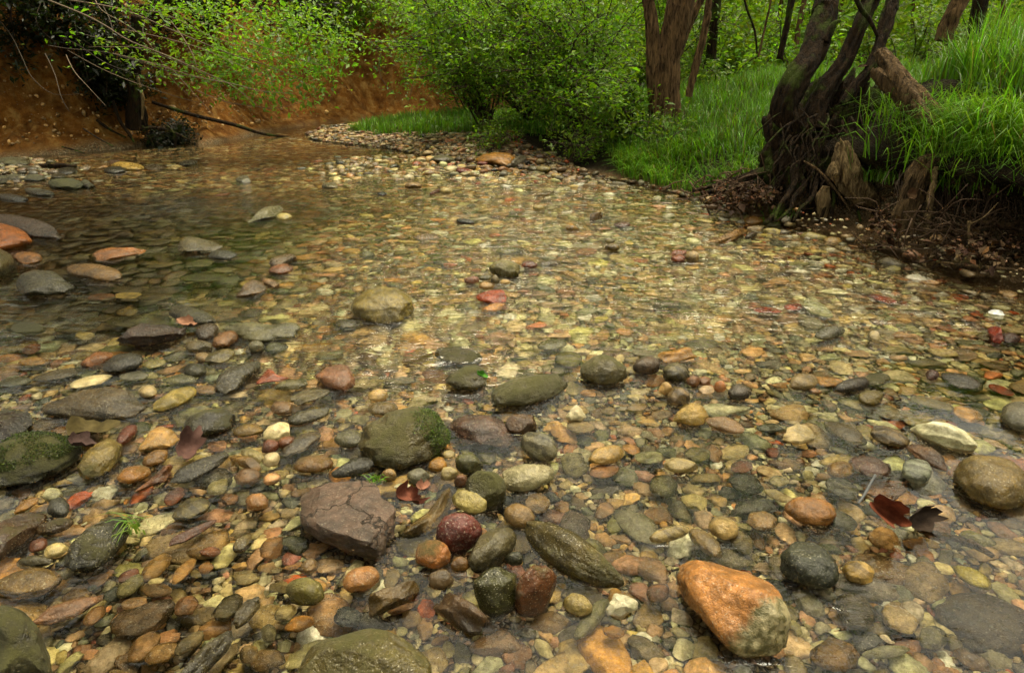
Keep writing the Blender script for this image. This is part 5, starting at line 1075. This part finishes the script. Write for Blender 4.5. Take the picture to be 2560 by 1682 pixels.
for (cx, cy), (rx, ry), n in fol:
    n = int(n*.36)
    u = np.clip(rg.normal(0, .5, (n, 2)), -1.1, 1.1); Q = np.array([on_y(*px('G', cx+a*rx, cy+b*ry), 6.6+1.3*rg.random()) for a, b in u]); leaves(g, Q, .05, leaf_cols(n, GREEN, .3, rg), .5, rng=rg)
for i in (3, 4, 5, 13, 14, 17, 18, 19, 20, 21, 17, 18):
    n = 260; w_ = smooth_path(ypath('G', TW[i], 6.6+.8*rg.random()), 60); Q = w_[(60*np.clip(1-.42*np.abs(rg.normal(0, 1, n)), 0, .99)).astype(int)]+rg.normal(0, 1, (n, 3))*(.13, .12, .09); leaves(g, Q, .05, leaf_cols(n, GREEN, .3, rg), .5, rng=rg)
g.build('foliage', ML, t)
for i, (cx, cy, yy, rx, ry, n, lab) in enumerate([(60, 20, 7.5, 1.0, .55, 6500, 'black-green bush hanging over the clay slope at the view edge'), (440, 300, 7.75, .75, .6, 8500, 'black-green leaf mass added as the deep shade of the clay bank notch'), (900, 40, 8.9, 1.1, .6, 6000, 'dark bush hanging behind the long bare twigs'), (1700, 20, 9.8, 1.2, .7, 6000, 'dark green bush over the far clay wall'), (2250, 60, 11.0, .8, .7, 3000, 'dark gap-filling bush where clay wall meets the big shrubs')]):
    c = on_y(*px('G', cx, cy), yy); c0 = c+np.array((-.2, .9, .9)); shrub('bush', lab, c0, ends(c, (rx, .7, ry), 16, 260+i), 5, n, .06, SHADEG if i < 4 else GREEN2, 560+i, 'bushes on the clay bank', droop=.5)  # bush in the clay notch is added to stand for its deep shade
# -- dark trees on the clay bank, and unseen ones added for shade
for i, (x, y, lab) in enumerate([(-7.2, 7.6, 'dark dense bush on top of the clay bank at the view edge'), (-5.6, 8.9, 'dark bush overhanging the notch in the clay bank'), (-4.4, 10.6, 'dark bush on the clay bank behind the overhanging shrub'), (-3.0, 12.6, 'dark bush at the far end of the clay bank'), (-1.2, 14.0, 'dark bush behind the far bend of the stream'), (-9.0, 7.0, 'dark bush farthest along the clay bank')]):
    z = zat(x, y); shrub('bush', lab, (x, y, z), ends((x, y-.3, z+.85), (1.3, .9, .85), 16, 210+i), 5, 4200, .075, SHADEG if i < 3 else GREEN2, 510+i, 'bushes on the clay bank', droop=.5)
for i, (x, y, h, lab) in enumerate([(-7.5, 9.5, 5.0, 'tall dark tree shading the clay bank at the view edge'), (-5.0, 11.0, 5.0, 'tall dark tree behind the notch in the clay bank'), (-9.5, 6.5, 4.5, 'tall dark tree at the outer end of the clay bank')]):
    z = zat(x, y); tree('tree', lab, [([(x, y, z-.1), (x+.1, y, z+1.2), (x+.25, y-.2, z+2.4)], [.16, .13, .11])], MBD, (500, (2.6, 2.2, 1.1), .12, .2), cols=SHADEG, seed=60+i, k=12, group='trees shading the clay bank')
for i, (p0, p1, c, r, n, lab) in enumerate([((-8.4, 5.7, .9), (-6.6, 4.9, 3.4), (-3.0, 4.5, 4.1), (1.7, 1.9, .5), 9500, 'unseen dark tree added to shade the still pool'), ((4.3, 1.4, 1.1), (3.9, 1.6, 3.2), (3.1, 2.2, 4.0), (1.0, 1.3, .5), 4200, 'unseen dark tree added on the bank to shade the near corner'), ((-4.8, .2, -.1), (-4.2, .5, 2.6), (-2.1, 1.9, 3.8), (1.2, 1.3, .5), 7500, 'unseen dark tree added to shade the mossy near stones')]):  # unseen trees added to darken the pool and the near corners
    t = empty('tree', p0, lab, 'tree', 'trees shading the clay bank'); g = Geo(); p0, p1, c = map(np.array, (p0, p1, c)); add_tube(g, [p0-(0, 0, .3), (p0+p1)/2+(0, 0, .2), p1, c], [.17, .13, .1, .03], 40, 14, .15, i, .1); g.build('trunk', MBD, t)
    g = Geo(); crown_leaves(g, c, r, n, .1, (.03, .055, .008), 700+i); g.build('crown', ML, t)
t = empty('mossy_trunk', tuple(on_y(*px('G', 850, 790), 7.95)), 'mossy dark old trunk standing in the notch of the clay bank', 'tree')
g = Geo(); add_tube(g, ypath('G', [(850, 800), (842, 700), (835, 560), (828, 420), (845, 260), (850, 100)], 7.95), W('G', [130, 90, 76, 70, 66, 60], 8), 50, 20, .25, 4, .25); g.build('trunk', MBD, t)
g = Geo(); add_tube(g, ypath('G', [(855, 470), (865, 530), (885, 610), (882, 740)], 7.8), W('G', [16, 22, 20, 10], 8), 24, 8, .2, 4); g.build('root', MPW, t)
for k, (p, ws) in enumerate([([(700, 620), (740, 740), (800, 830), (830, 880)], (16, 20, 18, 10)), ([(1000, 760), (1060, 800), (1090, 860), (1080, 930)], (9, 12, 12, 7)), ([(600, 740), (680, 800), (780, 850)], (18, 14, 8)), ([(870, 800), (960, 790), (1080, 820), (1180, 870)], (14, 18, 16, 8)), ([(880, 780), (930, 850), (960, 930)], (16, 12, 6)), ([(1180, 860), (1205, 820), (1150, 760)], (6, 8, 5))]):
    g = Geo(); add_tube(g, ypath('G', p, 7.75), W('G', ws, 8), 20, 9, .3, k, .2); g.build('root', MBD, t)
for i, (cx, cy, yy, rx, ry, n, lab) in enumerate([(1010, 850, 8.0, .3, .16, 2200, 'tangle of roots with near-black leaves added for the dark hollow of the clay bank'), (660, 560, 8.15, .34, .55, 4200, 'near-black leaf mass added for the shade of the notch beside the mossy trunk')]):
    c = on_y(*px('G', cx, cy), yy); shrub('shade_leaves', lab, c+np.array((0, .3, -.1)), ends(c, (rx, .2, ry), 14, 290+i), 5, n, .045, (.008, .012, .003), 590+i, 'bushes on the clay bank', droop=.5)  # near-black leaves added to fill the shaded notch and the dark hollow
wood('leaning_pole', 'long dark fallen branch slanting across the clay bank to the gravel', 'branch', [(ypath('G', [(940, 630), (1200, 712), (1450, 772), (1650, 832), (1900, 855)], [8.2, 8.5, 9.0]), W('G', [20, 24, 24, 18, 8], 8))], MBD, .1, .1, 8)
wood('shore_log', 'dark driftwood log among the mossy stones below the clay bank', 'log', [(ypath('G', [(215, 1030), (300, 1028), (400, 1026), (475, 1030)], [6.25]), W('G', [26, 36, 34, 12], 6.2))], MBD, .2, .2, 12)
for k, (lab, p) in enumerate([('dark stick stuck in the clay bank, pointing down at its own reflection', [(515, 795), (600, 850), (700, 905)]), ('short dark stick lying at the foot of the clay bank', [(385, 908), (450, 925), (525, 948)])]):
    wood('stick', lab, 'stick', [(ypath('G', p, [7.15, 6.95]), W('G', [10, 10, 7], 7))], MBD, .1, .1, 6)
# -- far woodland that closes the view (one mass)
g = Geo(); rg = np.random.default_rng(99); n = 36000
Q = np.stack((rg.uniform(-22, 34, n), rg.uniform(17, 30, n), rg.uniform(0, 1, n)**1.9*9+.6), -1); leaves(g, Q, .55, leaf_cols(n, (.17, .26, .03), .3, rg), rng=rg)
n = 26000; xx = rg.uniform(-3.5, 15, n); Q = np.stack((xx, rg.uniform(12.3, 16, n), .6+rg.uniform(0, 3.6, n)), -1); leaves(g, Q, .16, leaf_cols(n, (.17, .27, .025), .3, rg), rng=rg)
n = 20000; xx = rg.uniform(-14, 26, n); yy = rg.uniform(13, 22, n); Q = np.stack((xx, yy, .5+rg.uniform(0, 3.2, n)), -1); leaves(g, Q, .2, leaf_cols(n, (.17, .26, .03), .3, rg), rng=rg)
cl = np.stack((rg.uniform(-9, 1.5, 40), rg.uniform(9.5, 16, 40), rg.uniform(5.2, 9, 40)), -1); n = 1500; Q = cl[rg.integers(0, 40, n)]+rg.normal(0, .6, (n, 3)); leaves(g, Q, .22, leaf_cols(n, (.07, .13, .012), .3, rg), rng=rg)
n = 5000; Q = np.stack((rg.uniform(-22, -1, n), rg.uniform(12.5, 17, n), rg.uniform(0, 6, n)+2), -1); leaves(g, Q, .3, leaf_cols(n, SHADEG, .3, rg), rng=rg)
n = 16000; a_ = rg.uniform(0, 2*math.pi, n); r_ = rg.uniform(9, 13, n); Q = np.stack((r_*np.sin(a_), -r_*np.cos(a_), rg.uniform(.3, 7.5, n)), -1)  # unseen woodland ring round the camera, added to cut low sky light
m = (Q[:, 1] < 1.5); leaves(g, Q[m], .4, leaf_cols(m.sum(), (.05, .09, .012), .3, rg), rng=rg)
tag(g.build('far_woodland', ML, None), 'mass of fresh green leaves of the woodland far behind', 'woodland', kind='stuff')
# ------------------------------------------------------------------ grass
def blades(g, P, h, w, bend, col, rg, az=None):
    n = len(P); a = rg.uniform(0, 2*math.pi, n) if az is None else az; d = np.stack((np.cos(a), np.sin(a), 0*a), -1); s = np.stack((-np.sin(a), np.cos(a), 0*a), -1)
    rows = []
    for t_, wd in ((0, 1), (.35, .95), (.7, .65)):
        c = P+np.array((0, 0, 1))*(h*(t_-bend*.45*t_*t_))[:, None]+d*(h*bend*t_*t_)[:, None]; rows += [c-s*(w*wd/2)[:, None], c+s*(w*wd/2)[:, None]]
    rows.append(P+np.array((0, 0, 1))*(h*(1-bend*.6))[:, None]+d*(h*bend)[:, None])
    V = np.stack(rows, 1).reshape(-1, 3); i = np.arange(n)[:, None]*7; m = g.n
    g.add(V, np.concatenate((i+np.array((0, 1, 3, 2)), i+np.array((2, 3, 5, 4)))), np.repeat(col, 7, 0)); g.F3.append(np.concatenate((i+np.array((4, 5, 6)),))+m)
GRC = (.08, .175, .011)
g = Geo(); rg = np.random.default_rng(21)
n = 310000; x = rg.uniform(-2.3, 9, n); y = rg.uniform(2.0, 13.5, n)
z, s, c_ = terrain(x, y); clump = vn(np.stack((x*2.6, y*2.6, x*0), -1), 8)+.6*vn(np.stack((x*7, y*7, x*0), -1), 9)
prob = sst(s+.10*clump, .2, .45)*np.where(s < 3, 1, .75)*np.clip(.62+.45*clump, .12, 1)
lowbank = (x < 1.9) & (y > 4.3) & (s < 1.0); prob = np.where(lowbank & (s > .03), np.maximum(prob, .85*np.clip(.7+.5*clump, .1, 1)), prob)
bar = (x < .9) & (y > 5.5); prob = np.where(bar, np.clip(.8+.3*clump, 0, 1)*sst(s+.14*clump+.5*(1-sst(x, -1.6, -.4)), 1.05, 1.4), prob)
pj = proj(np.stack((x, y, z), -1)); shaded = (x > -.9) & (x < 1.0) & (y < 9.5) & (y > 6); prob *= np.where(shaded & (s < 1.3) & (x > -.2), .4, 1)
tbx, tby = on_y(*px('S', 1020, 1000), 4.45)[:2]; prob *= np.hypot((x-tbx)/.55, (y-tby+.05)/.42) > 1; hx, hy = on_y(*px('S', 1330, 690), 4.25)[:2]; prob *= np.hypot((x-hx)/.42, (y-hy)/.36) > 1
m = (rg.random(n) < prob) & (pj[:, 0] > -80) & (pj[:, 0] < 1300) & (pj[:, 1] < 420)
x, y, z, s, clump = x[m], y[m], z[m], s[m], clump[m]; n = len(x); Pg = np.stack((x, y, z-.01), -1)
spit = (x < .8) & (y > 6.8); h = (.15+.13*rg.random(n)+.05*clump)*np.where(spit, .75, 1)*(1+.25*sst(x, 2, 4)); h = np.clip(h*(1+.45*(1-sst(y, 3.8, 5))), .06, .5)
az = rg.uniform(0, 2*math.pi, n); edge = s < .7; az = np.where(edge & (rg.random(n) < .75), math.pi+.6+rg.normal(0, .6, n), az)
blades(g, Pg, h, .0032+.0024*rg.random(n)+.0005*y, np.where(edge, rg.uniform(.4, 1.15, n), rg.uniform(.1, .75, n)), np.where(rg.random((n, 1)) < .07, leaf_cols(n, (.12, .1, .035), .3, rg), leaf_cols(n, GRC, .34, rg)*(1+.25*clump[:, None])), rg, az)
for k in range(150):       # broad-leaved weeds between the blades
    i_ = rg.integers(0, n); nn_ = 26; leaves(g, Pg[i_]+rg.normal(0, 1, (nn_, 3))*(.06, .06, .02)+(0, 0, .06), .034, leaf_cols(nn_, (.05, .12, .015), .25, rg), -.1, .7, rng=rg)
tag(g.build('grass', MGR, None), 'long bright green grass covering the bank and the woodland floor', 'grass', kind='stuff'); print('blades', n)
def tuft(label, P, n, h, col=GRC, az=None, spread=.05, bend=(.3, 1.0), seed=1):
    rg = np.random.default_rng(seed); g = Geo(); P = np.array(P); Q = P+rg.normal(0, spread, (n, 3))*(1, 1, .1)
    blades(g, Q, h*rg.uniform(.5, 1.15, n), .0035+.002*rg.random(n), rg.uniform(*bend, n), leaf_cols(n, col, .25, rg), rg, None if az is None else az+rg.normal(0, .7, n))
    return tag(g.build('grass_tuft', MGR, None, tuple(P)), label, 'grass tuft', 'grass tufts at the water')
tuft('small tuft of thin bright grass growing in the water beside the dark green boulder', on_z(*px('D', 850, 660), .0), 26, .085, col=(.12, .2, .03), az=-1.9, spread=.014, bend=(.6, 1.2), seed=1)
tuft('grass tuft hanging on the root mass above the pale root stump', on_y(*px('S', 1430, 900), 4.0), 90, .2, seed=2, az=4.2)
tuft('grass tuft between the pale root stump and the broken stump', on_y(*px('S', 1350, 1010), 3.85), 120, .13, seed=3)
tuft('grass tuft drooping over the dark hollow below the steep bank', on_y(*px('S', 1780, 1040), 3.5), 200, .34, seed=4, az=4.0, spread=.09)
tuft('grass tuft at the water edge under the left roots', on_y(*px('S', 790, 1230), 4.05), 60, .13, seed=5)
tuft('grass tuft drooping from the bank at the view edge', on_y(*px('S', 1960, 960), 3.4), 240, .36, seed=6, az=4.0, spread=.1)
for k_, (a_, b_, y_) in enumerate([(1700, 760, 3.9), (1880, 800, 3.75), (2020, 820, 3.6), (2110, 900, 3.45), (1580, 720, 4.05), (2100, 1040, 3.3)]): tuft('grass tuft hanging over the undercut bank, ' + ['beside the split log', 'above the drooping vine', 'over the dark hollow', 'over the rotten log', 'just below the split log', 'lowest over the rotten log'][k_], on_y(*px('S', a_, b_), y_), 260, .4, seed=20+k_, az=4.1, spread=.13, bend=(.5, 1.25))
tuft('tiny green sprig on the rock by the cracked brown slab', on_z(*px('E', 680, 335), .04), 14, .035, spread=.008, seed=7)
# moss fringe on the two mossy boulders near the camera
def fuzz(o, n, thr, col, seed, cond):
    rg = np.random.default_rng(seed); me = o.data; V = np.zeros(len(me.vertices)*3, np.float32); me.vertices.foreach_get('co', V); V = V.reshape(-1, 3); N_ = np.zeros_like(V.ravel()); me.vertices.foreach_get('normal', N_); N_ = N_.reshape(-1, 3)
    k = np.nonzero(cond(V, N_))[0]
    if not len(k): return
    i = rg.choice(k, n); g = Geo(); P = V[i]+rg.normal(0, .0025, (n, 3)); leaves(g, P+N_[i]*.0005, .0036, leaf_cols(n, np.array(col)*(.62, .55, .6), .6, rg), -.6, .5, rng=rg)
    me2 = mesh('moss', np.concatenate(g.V), np.concatenate(g.F3), MGR, np.concatenate(g.C)); link('moss', me2, o)
for o, *_ in SO:
    l = o['label']
    if l.startswith('rounded olive boulder'): fuzz(o, 9000, 0, (.07, .12, .008), 1, lambda V, N: (V[:, 0] > .035+.02*vn(V*40, 4)) & (N[:, 2] > -.1) & (V[:, 1] > -.06))
    if l.startswith('dark flat boulder thickly'): fuzz(o, 12000, 0, (.05, .085, .006), 2, lambda V, N: (N[:, 2] > -.1) & (vn(V*26, 5)+.5*N[:, 2] > .15))
    if l.startswith('low green mossy mound'): fuzz(o, 2500, 0, (.05, .09, .006), 3, lambda V, N: N[:, 2] > -.1)
# ------------------------------------------------------------------ dead leaves and litter
def dead_leaf(name, label, P, size, rot, curl, col, seed, lobes=5, cat='leaf'):
    rg = np.random.default_rng(seed); nr, na = 7, 28; a = np.linspace(0, 2*math.pi, na, endpoint=False); r = np.linspace(0, 1, nr)
    out = (.75+.25*np.abs(np.cos(a*lobes/2)))*(1+.08*rg.normal(0, 1, na)); out *= 1-.25*np.cos(a)**2*0
    X = r[:, None]*out*np.cos(a)*size; Y = r[:, None]*out*np.sin(a)*size*.62
    Z = curl*size*(Y/size)**2*3+.25*size*vn(np.stack((X/size*1.6, Y/size*1.6, X*0+seed), -1), seed)+curl*.5*size*(X/size)**2
    V = np.stack((X, Y, Z), -1).reshape(-1, 3); i = np.arange(nr-1)[:, None]*na; e = np.arange(na); Fq = np.stack((i+e, i+(e+1) % na, i+na+(e+1) % na, i+na+e), -1).reshape(-1, 4)
    from mathutils import Euler
    M = np.array(Euler(rot).to_matrix()); V = V@M.T; c = np.array(col)*(1+.35*vn(V/size*5, seed+1))[:, None]
    m1 = mesh(name, np.concatenate((V, V-np.array((0, 0, .0012)))), np.concatenate((Fq, Fq[:, ::-1]+len(V))), MDL, np.concatenate((c, c*.8)))
    return tag(link(name, m1, None, tuple(P)), label, cat)
dead_leaf('dead_leaf', 'curled reddish-brown dead leaf sticking out of the water by a twig', on_z(*px('F', 1560, 520), .022), .045, (.9, .35, -.7), 1.8, (.2, .055, .025), 1)
dead_leaf('dead_leaf', 'dark brown folded leaf half standing beside the curled reddish one', on_z(*px('F', 1750, 545), .018), .044, (1.0, -.15, .25), .9, (.035, .022, .014), 2, 3)
wood('wet_twig', 'short reddish twig poking out beside the curled dead leaf', 'twig', [([on_z(*px('F', 1395, 470), 0), on_z(*px('F', 1440, 400), .012), on_z(*px('F', 1495, 300), .03)], [.003, .0035, .003])], MT, .1, .1, 6)
wood('sunken_stick', 'brown rotten stick lying under water beyond the curled dead leaf', 'stick', [([on_z(*px('F', 1740, 640), -.012), on_z(*px('F', 1900, 670), -.012), on_z(*px('F', 2060, 720), -.014), on_z(*px('F', 2190, 800), -.015)], [.006, .011, .011, .006])], MWD, .2, .2, 10)
dead_leaf('dead_leaf', 'wet red-brown leaf draped between the cracked slab and grey upright stone', on_z(*px('E', 850, 440), .03), .04, (.5, .5, .4), .8, (.14, .045, .025), 3)
dead_leaf('dead_leaf', 'small folded pinkish leaf lying in front of the grey upright stone', on_z(*px('E', 940, 385), .042), .022, (.3, .2, 1.0), .9, (.24, .11, .07), 4, 3)
dead_leaf('dead_leaf', 'purplish brown crumpled leaf at the end of the moss-covered dark boulder', on_z(*px('D', 500, 140), .03), .045, (.4, .6, 1.3), .6, (.06, .035, .03), 5)
dead_leaf('dead_leaf', 'purplish-brown torn leaf behind the long dark pointed cobble', on_z(*px('D', 1190, 130), .02), .05, (.6, -.3, 1.4), .5, (.09, .045, .035), 6)
dead_leaf('dead_leaf', 'greenish brown flat leaf in front of the teardrop-shaped boulder', on_z(*px('A', 570, 1510), .006), .075, (.12, .1, .3), .25, (.08, .06, .02), 7, 3)
dead_leaf('dead_leaf', 'pinkish dry leaf caught behind the chipped dark boulder', on_z(*px('A', 1180, 830), .02), .04, (.3, .2, .2), .6, (.3, .15, .09), 8)
dead_leaf('green_leaf', 'bright green leaf stuck on the mossy mid-stream rock', on_z(*px('B', 1020, 1150), .06), .022, (.7, .5, .5), .3, (.07, .2, .02), 9, 2)
dead_leaf('white_scrap', 'thin white scrap lying in the fast water near the bank', on_z(*px('C', 2095, 612), .003), .028, (.15, .1, -.45), .25, (.75, .75, .72), 10, 2, 'scrap')
dead_leaf('plastic_scrap', 'tiny white piece of litter on the dark bank by the floating branch', on_y(*px('S', 1972, 1445), 3.0), .02, (.6, .3, .2), .8, (.8, .8, .85), 11, 3, 'litter')
dead_leaf('dead_leaf', 'torn pale brown leaf hung on the broken stump', on_y(*px('S', 1510, 1085), 3.33), .05, (1.2, .3, .5), .5, (.2, .11, .06), 12)
g = Geo(); rg = np.random.default_rng(31)       # litter of leaves and twigs around the roots
for (cx, cy), (rx, ry), n, y0 in [((580, 1090), (170, 70), 800, 4.3), ((700, 1080), (60, 50), 260, 4.2), ((1370, 1250), (70, 80), 260, 3.45), ((1900, 1380), (270, 90), 420, 3.05), ((1330, 350), (90, 50), 60, 4.5)]:
    u = rg.normal(0, .5, (n, 2)); Q = np.array([on_y(*px('S', cx+a*rx, cy+b*ry), y0+.15*rg.normal()-b*.1) for a, b in u]); leaves(g, Q, .036, leaf_cols(n, (.042, .02, .007), .5, rg), .2, .6, rng=rg)
for k in range(130):
    a, b = rg.normal(0, .5, 2); p = on_y(*px('S', 600+a*300, 1080+b*110), 4.25-b*.15); d = rg.normal(0, .12, 3)*(1, .6, .5); add_tube(g, [p, p+d*.5+rg.normal(0, .02, 3), p+d], [.005, .004, .002], 6, 5, C=(.1, .06, .035))
for k in range(130):
    a, b = rg.normal(0, .5, 2); p = on_y(*px('S', 1800+a*450, 1330+b*160), 3.15); d = rg.normal(0, .15, 3)*(1, .6, .6); add_tube(g, [p, p+d*.5+rg.normal(0, .03, 3), p+d], [.004, .003, .0015], 6, 5, C=(.06, .035, .02))
tag(g.build('leaf_litter', MDL, None), 'brown dead leaves and broken twigs washed up around the roots', 'leaf litter', kind='stuff')
